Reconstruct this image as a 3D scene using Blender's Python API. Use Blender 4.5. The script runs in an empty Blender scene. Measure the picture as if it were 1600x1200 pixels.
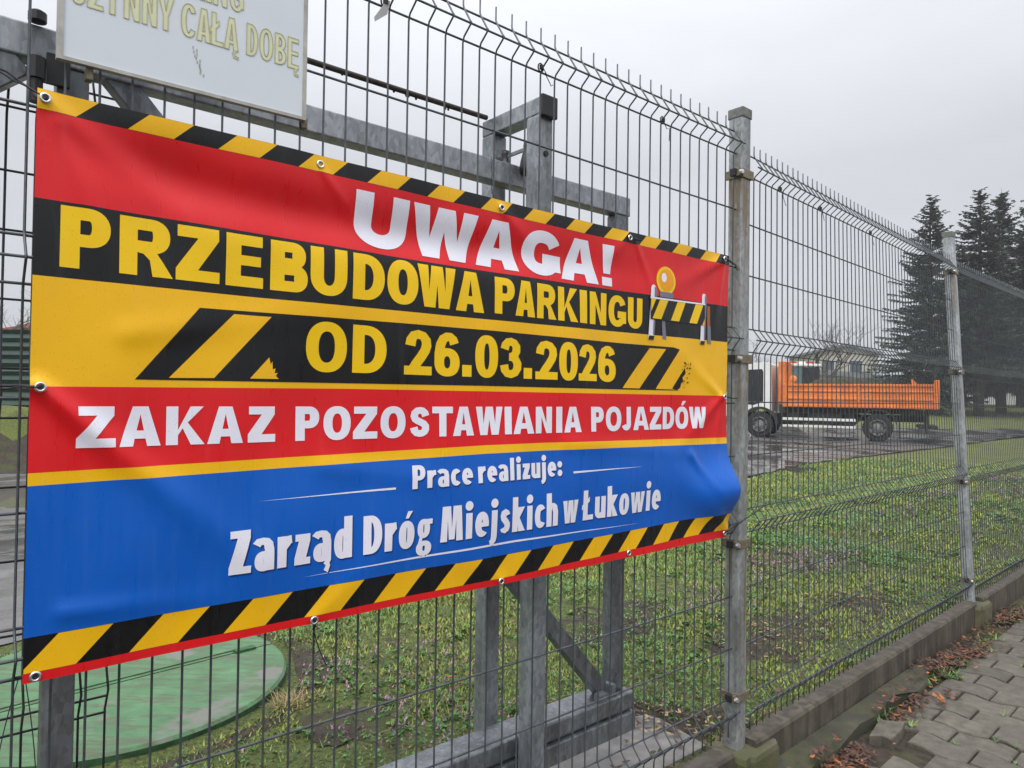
import bpy, bmesh, math, random
import numpy as np
from math import sin, cos, pi, radians, sqrt, atan2, exp
from mathutils import Vector, Matrix, noise
from mathutils.geometry import delaunay_2d_cdt

random.seed(7)
rng = np.random.default_rng(7)
C = bpy.context.scene.collection
SC = bpy.context.scene

# ------------------------------------------------------------------ camera
EYE = 1.5
PITCH, ROLL, FPX = 0.0162, 0.0143, 1109.0
cd = bpy.data.cameras.new('camera')
cd.sensor_width = 36.0
cd.lens = FPX / 1600 * 36.0
cd.clip_start, cd.clip_end = 0.05, 4000
cam = bpy.data.objects.new('camera', cd)
C.objects.link(cam)
fw = Vector((0, cos(PITCH), sin(PITCH)))
u0 = Vector((0, -sin(PITCH), cos(PITCH)))
r0 = Vector((1, 0, 0))
cr = r0 * cos(ROLL) + u0 * sin(ROLL)
cu = u0 * cos(ROLL) - r0 * sin(ROLL)
M = Matrix((cr, cu, -fw)).transposed().to_4x4()
M.translation = (0, 0, EYE)
cam.matrix_world = M
SC.camera = cam

# ------------------------------------------------------------------ world: overcast sky
SUN_EL, SUN_AZ = radians(58), radians(200)      # azimuth clockwise from +Y
W = bpy.data.worlds.new('World')
SC.world = W
W.use_nodes = True
nt = W.node_tree
nt.nodes.clear()
def wn(t, **k):
    n = nt.nodes.new(t)
    for a, b in k.items():
        setattr(n, a, b)
    return n
sky = wn('ShaderNodeTexSky', sky_type='NISHITA', sun_disc=False)
sky.sun_elevation = SUN_EL
sky.sun_rotation = SUN_AZ
sky.dust_density = 4.0
hs = wn('ShaderNodeHueSaturation')
hs.inputs['Saturation'].default_value = 0.15
nt.links.new(sky.outputs[0], hs.inputs['Color'])
b1 = wn('ShaderNodeBackground')
b1.inputs[1].default_value = 0.05
nt.links.new(hs.outputs[0], b1.inputs[0])
tc = wn('ShaderNodeTexCoord')
sx = wn('ShaderNodeSeparateXYZ')
nt.links.new(tc.outputs['Generated'], sx.inputs[0])
rp = wn('ShaderNodeValToRGB')
e = rp.color_ramp.elements
e[0].position, e[0].color = 0.0, (0.445, 0.46, 0.495, 1)
e[1].position, e[1].color = 1.0, (1.7, 1.74, 1.80, 1)
m = rp.color_ramp.elements.new(0.30)
m.color = (0.485, 0.50, 0.54, 1)
nt.links.new(sx.outputs['Z'], rp.inputs[0])
nz = wn('ShaderNodeTexNoise')
nz.inputs['Scale'].default_value = 2.2
nz.inputs['Detail'].default_value = 5
mp = wn('ShaderNodeMapping')
mp.inputs['Scale'].default_value = (1, 1, 3)
nt.links.new(tc.outputs['Generated'], mp.inputs[0])
nt.links.new(mp.outputs[0], nz.inputs[0])
mr = wn('ShaderNodeMapRange')
mr.inputs['From Min'].default_value, mr.inputs['From Max'].default_value = 0.3, 0.7
mr.inputs['To Min'].default_value, mr.inputs['To Max'].default_value = 0.91, 1.07
nt.links.new(nz.outputs[0], mr.inputs[0])
b2 = wn('ShaderNodeBackground')
nt.links.new(rp.outputs[0], b2.inputs[0])
nt.links.new(mr.outputs[0], b2.inputs[1])
ad = wn('ShaderNodeAddShader')
nt.links.new(b1.outputs[0], ad.inputs[0])
nt.links.new(b2.outputs[0], ad.inputs[1])
wo = wn('ShaderNodeOutputWorld')
nt.links.new(ad.outputs[0], wo.inputs[0])

# soft sun behind the cloud
sl = bpy.data.lights.new('sun', 'SUN')
sl.energy = 1.5
sl.angle = radians(40)
sl.color = (1.0, 0.985, 0.96)
so = bpy.data.objects.new('sun', sl)
C.objects.link(so)
sd = Vector((sin(SUN_AZ) * cos(SUN_EL), cos(SUN_AZ) * cos(SUN_EL), sin(SUN_EL)))
so.rotation_euler = sd.to_track_quat('Z', 'Y').to_euler()
so.location = sd * 50

SC.view_settings.view_transform = 'Standard'
SC.view_settings.look = 'None'
SC.view_settings.exposure = 0.10
SC.view_settings.gamma = 1.0
SC.view_settings.use_curve_mapping = False
SC.cycles.max_bounces = 6

# ------------------------------------------------------------------ materials
def srgb(r, g, b):
    f = lambda c: (c / 255 / 12.92) if c <= 10 else ((c / 255 + .055) / 1.055) ** 2.4
    return (f(r), f(g), f(b), 1)

class Mat:
    """small helper around a Principled material"""
    def __init__(s, name, col=(.5, .5, .5), rough=.6, metal=0., spec=.5):
        s.m = bpy.data.materials.new(name)
        s.m.use_nodes = True
        s.t = s.m.node_tree
        s.b = s.t.nodes['Principled BSDF']
        s.b.inputs['Base Color'].default_value = (*col[:3], 1)
        s.b.inputs['Roughness'].default_value = rough
        s.b.inputs['Metallic'].default_value = metal
        s.b.inputs['Specular IOR Level'].default_value = spec
        s.tc = None
    def n(s, t, **k):
        x = s.t.nodes.new(t)
        for a, b in k.items():
            setattr(x, a, b)
        return x
    def l(s, a, b):
        s.t.links.new(a, b)
    def co(s, scale=(1, 1, 1), kind='Object'):
        if s.tc is None:
            s.tc = s.n('ShaderNodeTexCoord')
        mpn = s.n('ShaderNodeMapping')
        mpn.inputs['Scale'].default_value = scale
        s.l(s.tc.outputs[kind], mpn.inputs[0])
        return mpn.outputs[0]
    def noise(s, scale, detail=4, vec=(1, 1, 1), rough=.6, dist=0.):
        x = s.n('ShaderNodeTexNoise')
        x.inputs['Scale'].default_value = scale
        x.inputs['Detail'].default_value = detail
        x.inputs['Roughness'].default_value = rough
        x.inputs['Distortion'].default_value = dist
        s.l(s.co(vec), x.inputs['Vector'])
        return x.outputs['Fac']
    def ramp(s, fac, stops):
        x = s.n('ShaderNodeValToRGB')
        el = x.color_ramp.elements
        while len(el) < len(stops):
            el.new(.5)
        for q, (p, c) in zip(el, stops):
            q.position = p
            q.color = (*c[:3], 1) if not isinstance(c, (int, float)) else (c, c, c, 1)
        s.l(fac, x.inputs[0])
        return x.outputs[0]
    def mix(s, fac, a, b, mode='MIX'):
        x = s.n('ShaderNodeMix', data_type='RGBA', blend_type=mode)
        for sock, v in ((x.inputs[0], fac), (x.inputs[6], a), (x.inputs[7], b)):
            if hasattr(v, 'is_output'):
                s.l(v, sock)
            elif isinstance(v, (int, float)):
                sock.default_value = v
            else:
                sock.default_value = (*v[:3], 1)
        return x.outputs[2]
    def color(s, o):
        s.l(o, s.b.inputs['Base Color'])
    def rough(s, o):
        s.l(o, s.b.inputs['Roughness'])
    def bump(s, h, strength=.3, dist=.01):
        x = s.n('ShaderNodeBump')
        x.inputs['Strength'].default_value = strength
        x.inputs['Distance'].default_value = dist
        s.l(h, x.inputs['Height'])
        s.l(x.outputs[0], s.b.inputs['Normal'])

def simple(name, col, rough=.6, metal=0., var=.12, scale=30., bump=0., spec=.5):
    k = Mat(name, col, rough, metal, spec)
    f = k.noise(scale)
    d = [max(0, c * (1 - var)) for c in col[:3]]
    h = [min(1, c * (1 + var)) for c in col[:3]]
    k.color(k.ramp(f, [(.3, d), (.7, h)]))
    if bump:
        k.bump(f, bump, .004)
    return k.m

def galv(name, base=.3, tint=(0.96, 1.0, 1.04), rust=0.0, runs=()):
    k = Mat(name, (base,) * 3, .5, .45)
    v = k.n('ShaderNodeTexVoronoi')
    v.inputs['Scale'].default_value = 95
    k.l(k.co((1, 1, .6)), v.inputs['Vector'])
    bw = k.n('ShaderNodeRGBToBW')
    k.l(v.outputs['Color'], bw.inputs[0])
    n1 = k.noise(9, 5, (1, 1, .35))
    c1 = k.ramp(bw.outputs[0], [(.1, [base * .78 * t for t in tint]), (.9, [base * 1.25 * t for t in tint])])
    c2 = k.ramp(n1, [(.35, .62), (.65, 1.15)])
    col = k.mix(1.0, c1, c2, 'MULTIPLY')
    n2 = k.noise(40, 4, (1, 1, .08))
    col = k.mix(k.ramp(n2, [(.55, 0.), (.75, .35)]), col, (.5, .52, .54))
    if rust:
        r = k.noise(22, 5, (1.4, 1.4, .12), .65, .3)
        big = k.noise(2.2, 2, (1, 1, 1))
        msk = k.mix(1.0, k.ramp(r, [(.50, 0.), (.62, rust)]), k.ramp(big, [(.42, 0.), (.6, 1.)]), 'MULTIPLY')
        col = k.mix(msk, col, (.17, .10, .035))
    if runs:
        k.co()
        sep = k.n('ShaderNodeSeparateXYZ')
        k.l(k.tc.outputs['Object'], sep.inputs[0])
        st = k.noise(34, 4, (1, 1, .05), .6, .2)
        for z1, z0 in runs:          # brown water runs below each clamp
            mrn = k.n('ShaderNodeMapRange')
            mrn.inputs['From Min'].default_value, mrn.inputs['From Max'].default_value = z0, z1
            k.l(sep.outputs['Z'], mrn.inputs['Value'])
            g_ = k.ramp(mrn.outputs[0], [(0., 0.), (.97, .95), (1., 0.)])
            msk = k.mix(1., g_, k.ramp(st, [(.48, 0.), (.58, .9)]), 'MULTIPLY')
            col = k.mix(msk, col, (.19, .115, .04))
    k.color(col)
    k.rough(k.ramp(n1, [(.3, .30), (.7, .52)]))
    return k.m

MT = {}
MT['galv'] = galv('galvanised_steel', .34, (.93, 1.0, 1.07))
MT['galv_dark'] = galv('galvanised_steel_grey', .21, (.93, 1.0, 1.07))
MT['galv_post'] = galv('galvanised_post', .36, (.95, 1.01, 1.01), .5, ((2.155, 1.50), (1.455, 1.1), (.76, .2)))
MT['galv_far'] = galv('galvanised_post_far', .46, (.94, 1.0, 1.03), .2, ((2.165, 1.8), (1.49, 1.2)))
MT['wire'] = simple('wire_coating', (.085, .095, .105), .40, .3, .25, 60)
MT['gate_wire'] = simple('gate_wire_coating', (.045, .05, .058), .45, .25, .2, 60)
MT['cap'] = simple('cap_plastic', (.16, .165, .15), .7, 0, .3, 60, .3)
MT['black'] = simple('black_plastic', (.018, .018, .02), .5, 0, .2, 40)
MT['rubber'] = simple('rubber', (.016, .016, .017), .8, 0, .3, 60, .4)
MT['brass'] = simple('weathered_clamp', (.20, .17, .115), .5, .4, .35, 90, .2)
MT['cord'] = simple('cord', (.02, .02, .025), .7)
MT['clear_tie'] = simple('pale_tie', (.42, .42, .42), .4)
MT['eyelet'] = Mat('eyelet_metal', (.72, .72, .74), .22, .9).m

def conc(name, base, moss=.0, stain=.5, streak=0.):
    k = Mat(name, base, .85)
    a = k.noise(14, 8)
    b_ = k.noise(3.5, 4)
    col = k.ramp(a, [(.3, [c * .7 for c in base]), (.7, [c * 1.25 for c in base])])
    col = k.mix(k.ramp(b_, [(.35, stain), (.65, 0.)]), col, [c * .42 for c in base])
    if streak:
        q = k.noise(24, 3, (1, 1, .06), .5)
        col = k.mix(k.ramp(q, [(.42, streak), (.56, 0.)]), col, [c * .38 for c in base])
    if moss:
        g = k.noise(6, 6, (1, 1, 1), .7)
        col = k.mix(k.ramp(g, [(.62 - .3 * moss, 0.), (.72 - .1 * moss, moss)]), col, (.075, .085, .025))
    k.color(col)
    s_ = k.noise(120, 4)
    k.bump(s_, .5, .004)
    k.rough(k.ramp(b_, [(.3, .55), (.7, .9)]))
    return k.m
MT['plinth'] = conc('plinth_concrete', (.105, .088, .066), .3, .6, .75)
MT['block'] = conc('footing_concrete', (.13, .118, .07), .75, .75)
MT['slab'] = conc('mossy_concrete', (.060, .056, .040), .6, .6)
MT['pad'] = conc('pad_concrete', (.21, .20, .19), .1, .4)

def paver_mat():
    k = Mat('paver_concrete', (.2, .19, .165), .8)
    gi = k.n('ShaderNodeNewGeometry')
    a = k.noise(20, 8)
    col = k.ramp(a, [(.3, (.066, .058, .045)), (.7, (.142, .127, .10))])
    isl = k.ramp(gi.outputs['Random Per Island'], [(0., .72), (1., 1.2)])
    col = k.mix(1., col, isl, 'MULTIPLY')
    b_ = k.noise(4, 5)
    col = k.mix(k.ramp(b_, [(.4, .5), (.6, 0.)]), col, (.075, .068, .055))
    sp = k.noise(260, 2)
    col = k.mix(k.ramp(sp, [(.62, 0.), (.72, .35)]), col, (.34, .32, .29))
    k.color(col)
    k.bump(k.noise(150, 5), .6, .004)
    k.rough(k.ramp(b_, [(.3, .5), (.7, .85)]))
    return k.m
MT['paver'] = paver_mat()

def soil_mat():
    k = Mat('soil', (.05, .04, .03), .95)
    a = k.noise(25, 8)
    col = k.ramp(a, [(.3, (.016, .012, .009)), (.7, (.065, .049, .034))])
    col = k.mix(k.ramp(k.noise(5, 5), [(.5, 0.), (.62, .8)]), col, (.05, .062, .016))
    k.color(col)
    k.bump(k.noise(60, 6), .8, .01)
    return k.m
MT['soil'] = soil_mat()

def lawn_mat():
    k = Mat('lawn_ground', (.06, .08, .02), .95)
    a = k.noise(60, 6)
    col = k.ramp(a, [(.30, (.02, .022, .009)), (.48, (.085, .115, .026)), (.72, (.20, .235, .055))])
    b_ = k.noise(1.3, 5, rough=.65)
    col = k.mix(k.ramp(b_, [(.42, 0.), (.62, .8)]), col, k.ramp(a, [(.3, (.09, .10, .018)), (.7, (.24, .245, .05))]))
    d = k.noise(2.3, 6, rough=.7)
    col = k.mix(k.ramp(d, [(.55, 0.), (.63, .75)]), col, (.07, .048, .03))
    k.color(col)
    k.bump(k.noise(45, 6), 1., .03)
    return k.m
MT['lawn'] = lawn_mat()
def thatch_mat():
    k = Mat('thatch_ground', (.04, .04, .02), .95)
    a = k.noise(55, 7, rough=.7)
    col = k.ramp(a, [(.32, (.012, .011, .007)), (.48, (.08, .105, .026)), (.72, (.16, .19, .045))])
    d = k.noise(2.6, 6, rough=.7)
    col = k.mix(k.ramp(d, [(.58, 0.), (.66, .75)]), col, k.ramp(a, [(.3, (.02, .014, .009)), (.7, (.10, .07, .045))]))
    k.color(col)
    k.bump(k.noise(45, 6), 1., .03)
    return k.m
MT['thatch'] = thatch_mat()

def asphalt_mat():
    k = Mat('wet_asphalt', (.1, .1, .1), .4)
    a = k.noise(2.5, 7, rough=.65)
    fine = k.noise(70, 5)
    col = k.ramp(fine, [(.3, (.085, .08, .078)), (.7, (.145, .137, .132))])
    mud = k.noise(.33, 6, rough=.65, dist=.4)
    col = k.mix(k.ramp(mud, [(.50, 0.), (.64, .75)]), col, (.085, .062, .045))
    col = k.mix(k.ramp(a, [(.35, .6), (.55, 0.)]), col, (.045, .043, .042))
    k.color(col)
    w_ = k.noise(.55, 5, (1, 1, 1), .6, .6)
    k.rough(k.ramp(w_, [(.47, .05), (.57, .5)]))
    h = k.mix(1., k.ramp(w_, [(.48, 0.), (.60, 1.)]), fine, 'MULTIPLY')
    k.bump(h, .5, .012)
    return k.m
MT['asphalt'] = asphalt_mat()

def leafmat(name, c, rough=.6, var=.35):
    k = Mat(name, c, rough)
    gi = k.n('ShaderNodeNewGeometry')
    k.color(k.ramp(gi.outputs['Random Per Island'], [(0., [x * (1 - var) for x in c]), (1., [x * (1 + var) for x in c])]))
    return k.m
MT['blade_green'] = leafmat('grass_blade_green', (.15, .25, .045), .55, .5)
MT['blade_moss'] = leafmat('grass_blade_moss', (.25, .285, .055), .7, .45)
MT['blade_dark'] = leafmat('weed_leaf_green', (.075, .18, .042), .5, .55)
MT['blade_dry'] = leafmat('dry_grass', (.30, .22, .11), .8, .4)
MT['petal'] = leafmat('purple_flower', (.40, .21, .34), .6, .35)
MT['petal_leaf'] = leafmat('purple_leaf', (.12, .085, .075), .6, .4)
MT['leaf_brown'] = leafmat('brown_leaf', (.075, .032, .018), .55, .6)
MT['leaf_orange'] = leafmat('orange_leaf', (.30, .10, .025), .6, .4)
MT['needle'] = leafmat('spruce_needle', (.070, .092, .074), .7, .55)
MT['needle2'] = leafmat('spruce_needle_light', (.115, .135, .10), .7, .4)
MT['bark'] = simple('bark', (.07, .055, .045), .95, 0, .4, 12, .8)
MT['twig'] = simple('twig', (.085, .075, .068), .95, 0, .3, 12)

# banner print
def vinyl(name, c, rough=.34):
    k = Mat(name, c, rough, 0., .42)
    n1 = k.noise(5, 4)
    base_ = k.ramp(n1, [(.3, [x * .95 for x in c[:3]]), (.7, [min(1, x * 1.05) for x in c[:3]])])
    wv = k.n('ShaderNodeTexVoronoi')
    wv.inputs['Scale'].default_value = 230
    k.l(k.co(), wv.inputs['Vector'])
    wb = k.n('ShaderNodeRGBToBW')
    k.l(wv.outputs['Color'], wb.inputs[0])
    dots = k.mix(1., k.ramp(wv.outputs['Distance'], [(.12, 1.), (.30, 0.)]), k.ramp(wb.outputs[0], [(.66, 0.), (.70, .45)]), 'MULTIPLY')
    base_ = k.mix(dots, base_, [x * .45 for x in c[:3]])
    run = k.noise(46, 4, (1, 1, .09), .6, .3)
    base_ = k.mix(k.ramp(run, [(.55, 0.), (.75, .022)]), base_, (.5, .5, .52))
    k.color(base_)
    st = k.noise(60, 4, (1, 1, .12), .6)
    k.rough(k.ramp(st, [(.35, rough - .07), (.7, rough + .16)]))
    v = k.n('ShaderNodeTexVoronoi')
    v.inputs['Scale'].default_value = 150
    k.l(k.co(), v.inputs['Vector'])
    rb = k.n('ShaderNodeRGBToBW')
    k.l(v.outputs['Color'], rb.inputs[0])
    pick = k.ramp(rb.outputs[0], [(.80, 0.), (.82, 1.)])
    dr = k.ramp(v.outputs['Distance'], [(.0, 1.), (.32, 0.)])
    hgt = k.mix(1., dr, pick, 'MULTIPLY')
    hgt2 = k.mix(.10, hgt, k.noise(420, 2, (1, 1, 1)))
    k.bump(hgt2, .4, .0011)
    return k.m
MT['v_red'] = vinyl('print_red', srgb(222, 22, 30))
MT['v_yellow'] = vinyl('print_yellow', srgb(244, 186, 10))
MT['v_gold'] = vinyl('print_bright_yellow', srgb(246, 200, 0))
MT['v_black'] = vinyl('print_black', srgb(15, 15, 17), .30)
MT['v_blue'] = vinyl('print_blue', srgb(0, 92, 192))
MT['v_navy'] = vinyl('print_navy', srgb(4, 40, 110))
MT['v_white'] = vinyl('print_white', srgb(236, 234, 246))
MT['v_sky'] = vinyl('print_pale_blue', srgb(120, 165, 225))
MT['v_brown'] = vinyl('print_brown', srgb(165, 90, 50))
MT['v_grey'] = vinyl('print_grey', srgb(120, 120, 140))
MT['v_amber'] = vinyl('print_amber', srgb(240, 160, 0))
MT['sign_white'] = simple('sign_white', srgb(216, 222, 230), .35, 0, .03, 6)
MT['sign_yellow'] = simple('sign_faded_yellow', srgb(218, 219, 184), .4, 0, .06, 20)
MT['sign_olive'] = simple('sign_olive', srgb(186, 186, 140), .4)
MT['sign_edge'] = simple('sign_edge', (.42, .41, .38), .5, 0, .2, 30)

def lid_mat():
    k = Mat('green_painted_concrete', (.1, .3, .12), .6)
    a = k.noise(7, 7, (1, 1, 1), .65)
    col = k.ramp(a, [(.3, srgb(54, 98, 60)), (.7, srgb(92, 134, 94))])
    st = k.noise(16, 6, (.35, 2.2, 1), .7)
    col = k.mix(k.ramp(st, [(.46, 0.), (.60, .85)]), col, (.085, .10, .055))
    b_ = k.noise(2.6, 4)
    col = k.mix(k.ramp(b_, [(.62, 0.), (.68, .85)]), col, (.17, .165, .15))
    k.color(col)
    k.bump(k.noise(50, 6), .35, .006)
    k.rough(k.ramp(a, [(.3, .4), (.7, .7)]))
    return k.m
MT['lid'] = lid_mat()
MT['lid_side'] = simple('green_rim', (.03, .09, .035), .8, 0, .5, 20, .4)

# ------------------------------------------------------------------ object helpers
def tag(o, label=None, cat=None, group=None, kind=None):
    if label: o['label'] = label
    if cat: o['category'] = cat
    if group: o['group'] = group
    if kind: o['kind'] = kind
    return o

def empty(name, loc=(0, 0, 0), label=None, cat=None, group=None, rz=0.):
    o = bpy.data.objects.new(name, None)
    o.empty_display_size = .1
    C.objects.link(o)
    o.location = loc
    o.rotation_euler = (0, 0, rz)
    return tag(o, label, cat, group)

class MB:
    def __init__(s):
        s.v, s.f, s.m = [], [], []
    def quadbox(s, p8, mi=0):
        b = len(s.v)
        s.v += [tuple(p) for p in p8]
        for q in ((0, 3, 2, 1), (4, 5, 6, 7), (0, 1, 5, 4), (1, 2, 6, 5), (2, 3, 7, 6), (3, 0, 4, 7)):
            s.f.append(tuple(b + i for i in q)); s.m.append(mi)
    def box(s, x0, x1, y0, y1, z0, z1, mi=0, fn=None):
        p = [(x0, y0, z0), (x1, y0, z0), (x1, y1, z0), (x0, y1, z0), (x0, y0, z1), (x1, y0, z1), (x1, y1, z1), (x0, y1, z1)]
        if fn: p = [fn(*q) for q in p]
        s.quadbox(p, mi)
    def prism(s, poly, y0, y1, mi=0, fn=None):
        """polygon in (x,z) extruded along y"""
        fn = fn or (lambda x, y, z: (x, y, z))
        n = len(poly); b = len(s.v)
        s.v += [tuple(fn(x, y0, z)) for x, z in poly] + [tuple(fn(x, y1, z)) for x, z in poly]
        s.f.append(tuple(b + i for i in range(n))); s.m.append(mi)
        s.f.append(tuple(b + n + i for i in reversed(range(n)))); s.m.append(mi)
        for i in range(n):
            j = (i + 1) % n
            s.f.append((b + j, b + i, b + n + i, b + n + j)); s.m.append(mi)
    def tube(s, pts, r, n=6, mi=0, caps=True, closed=False):
        pts = [Vector(p) for p in pts]
        rs = r if isinstance(r, (list, tuple)) else [r] * len(pts)
        b = len(s.v)
        L = len(pts)
        up = None
        for i, p in enumerate(pts):
            if closed:
                d = pts[(i + 1) % L] - pts[i - 1]
            else:
                d = pts[min(i + 1, L - 1)] - pts[max(i - 1, 0)]
            if d.length < 1e-9: d = Vector((0, 0, 1))
            d.normalize()
            if up is None or abs(up.dot(d)) > .999:
                up = Vector((0, 0, 1)) if abs(d.z) < .9 else Vector((1, 0, 0))
            x = up.cross(d).normalized()
            y = d.cross(x).normalized()
            up = y if abs(d.z) < 2 else up
            for k in range(n):
                a = 2 * pi * k / n
                q = p + x * (cos(a) * rs[i]) + y * (sin(a) * rs[i])
                s.v.append(tuple(q))
        segs = L if closed else L - 1
        for i in range(segs):
            i2 = (i + 1) % L
            for k in range(n):
                k2 = (k + 1) % n
                s.f.append((b + i * n + k, b + i * n + k2, b + i2 * n + k2, b + i2 * n + k)); s.m.append(mi)
        if caps and not closed:
            s.f.append(tuple(b + k for k in reversed(range(n)))); s.m.append(mi)
            s.f.append(tuple(b + (L - 1) * n + k for k in range(n))); s.m.append(mi)
    def lathe(s, prof, org, ax, n=20, mi=0):
        """prof: (radius, height) list about axis ax through org"""
        org = Vector(org); ax = Vector(ax).normalized()
        h = Vector((0, 0, 1)) if abs(ax.z) < .9 else Vector((1, 0, 0))
        x = h.cross(ax).normalized(); y = ax.cross(x)
        b = len(s.v)
        for r, z in prof:
            for k in range(n):
                a = 2 * pi * k / n
                s.v.append(tuple(org + ax * z + x * (r * cos(a)) + y * (r * sin(a))))
        for i in range(len(prof) - 1):
            for k in range(n):
                k2 = (k + 1) % n
                s.f.append((b + i * n + k, b + i * n + k2, b + (i + 1) * n + k2, b + (i + 1) * n + k)); s.m.append(mi)
    def build(s, name, mats, parent=None, smooth=False, bevel=0., world=True):
        me = bpy.data.meshes.new(name)
        v = s.v
        if parent is not None and world:
            L = parent
            off = Vector((0, 0, 0))
            while L is not None:
                off += L.location
                L = L.parent
            v = [(a - off.x, b - off.y, c - off.z) for a, b, c in v]
        me.from_pydata(v, [], s.f)
        if not isinstance(mats, (list, tuple)): mats = [mats]
        for mm in mats: me.materials.append(MT[mm] if isinstance(mm, str) else mm)
        if len(mats) > 1:
            me.polygons.foreach_set('material_index', s.m)
        bm = bmesh.new(); bm.from_mesh(me)
        bmesh.ops.recalc_face_normals(bm, faces=bm.faces)
        bm.to_mesh(me); bm.free()
        if smooth:
            me.polygons.foreach_set('use_smooth', [True] * len(me.polygons))
        o = bpy.data.objects.new(name, me)
        C.objects.link(o)
        if parent is not None: o.parent = parent
        if bevel:
            md = o.modifiers.new('bevel', 'BEVEL')
            md.width = bevel; md.segments = 2; md.limit_method = 'ANGLE'
        return o

def raw(name, V, F, mats, idx=None, parent=None, smooth=False):
    me = bpy.data.meshes.new(name)
    V = np.asarray(V, dtype=np.float64)
    if parent is not None:
        V = V - np.array(parent.location)
    F = np.asarray(F, dtype=np.int32)
    k = F.shape[1]
    me.vertices.add(len(V)); me.vertices.foreach_set('co', V.ravel())
    me.loops.add(F.size); me.loops.foreach_set('vertex_index', F.ravel())
    me.polygons.add(len(F))
    me.polygons.foreach_set('loop_start', np.arange(0, F.size, k, dtype=np.int32))
    for mm in mats: me.materials.append(MT[mm] if isinstance(mm, str) else mm)
    if idx is not None: me.polygons.foreach_set('material_index', np.asarray(idx, dtype=np.int32))
    if smooth: me.polygons.foreach_set('use_smooth', [True] * len(F))
    me.update(calc_edges=True)
    me.validate()
    o = bpy.data.objects.new(name, me)
    C.objects.link(o)
    if parent is not None: o.parent = parent
    return o

# ------------------------------------------------------------------ the fence lines
TH1, TH2 = math.atan(1303 / FPX), math.atan(1210 / FPX)
D1 = Vector((sin(TH1), cos(TH1), 0)); N1 = Vector((-cos(TH1), sin(TH1), 0))
D2 = Vector((sin(TH2), cos(TH2), 0)); N2 = Vector((-cos(TH2), sin(TH2), 0))
P1 = Vector((.872, 2.70, 0))
O1 = P1 - D1 * 4.164
Z0 = Vector((0, 0, 1))
def f1(t, a, z):          # first panel's frame: along, into the lot, up
    return O1 + D1 * t + N1 * a + Z0 * z
LEAN = .125 / 2.38        # the second post leans into the lot
PL = 2.92                 # post spacing beyond the corner
def f2(s, a, z, lean=None):
    k = min(1., max(0., s / PL)) if lean is None else lean
    return P1 + D2 * s + N2 * (a + LEAN * k * (z - .19)) + Z0 * z
def g2(s, a, z):          # ground frame: follows both fence lines
    return P1 + (D1 if s < 0 else D2) * s + N2 * a + Z0 * z
def inv_ground(x, y):
    px, py = x - P1.x, y - P1.y
    s = px * D2.x + py * D2.y
    if s >= 0:
        return s, px * N2.x + py * N2.y
    det = D1.x * N2.y - D1.y * N2.x
    s = (px * N2.y - py * N2.x) / det
    return s, (D1.x * py - D1.y * px) / det

def ground_h(s, a, y):
    h = .17 * (1 - min(1., max(0., (a - 2.3) / 1.0)))
    return h + .043 * min(30., max(0., y - 33.))

# ------------------------------------------------------------------ ground: lawn, soil, asphalt, pavement
def geo(a, b, first, ratio):
    r = [a]; st = first
    while r[-1] < b:
        r.append(r[-1] + st); st *= ratio
    r[-1] = b
    return r
sl_pos = geo(0., 900., .12, 1.045)
sl_neg = [-x for x in geo(0., 700., .14, 1.07)][::-1][:-1]
S_ = sl_neg + sl_pos
A_ = [.028] + geo(.10, 900., .12, 1.05)
V, F = [], []
for s in S_:
    for a in A_:
        p = g2(s, a, 0)
        z = ground_h(s, a, p.y)
        if a < 6 and -5 < s < 14 and a > .05:
            z += .02 * (noise.noise(Vector((s * 3.1, a * 3.1, 0))) ) + .008 * noise.noise(Vector((s * 11, a * 11, 3)))
        if a >= 5.2: z = min(z, z) - .02 * (p.y < 33)
        V.append((p.x, p.y, z))
na = len(A_)
for i in range(len(S_) - 1):
    for j in range(na - 1):
        F.append((i * na + j, (i + 1) * na + j, (i + 1) * na + j + 1, i * na + j + 1))
LI = []
for i in range(len(S_) - 1):
    for j in range(na - 1):
        s, a = S_[i], A_[j]
        near = a < 6.0 and -3.4 < s < 15 and random.random() > (s - 8) / 8 and random.random() > (a - 4.5 - .17 * s * 0) / 2.5
        LI.append(1 if near else 0)
tag(raw('lawn', V, F, ['lawn', 'thatch'], LI, smooth=True), kind='structure')
# bare soil under the pavement side, to the horizon behind the camera
V, F = [], []
A2 = [-x for x in geo(.028, 900., .3, 1.25)][::-1]
S2 = [-700, -100, -20, -5, -1, 0, .5, 1, 2, 4, 8, 20, 100, 900]
for s in S2:
    for a in A2:
        p = g2(s, a, 0); V.append((p.x, p.y, .045))
na = len(A2)
for i in range(len(S2) - 1):
    for j in range(na - 1):
        F.append((i * na + j, (i + 1) * na + j, (i + 1) * na + j + 1, i * na + j + 1))
tag(raw('soil', V, F, ['soil']), kind='structure')

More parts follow.
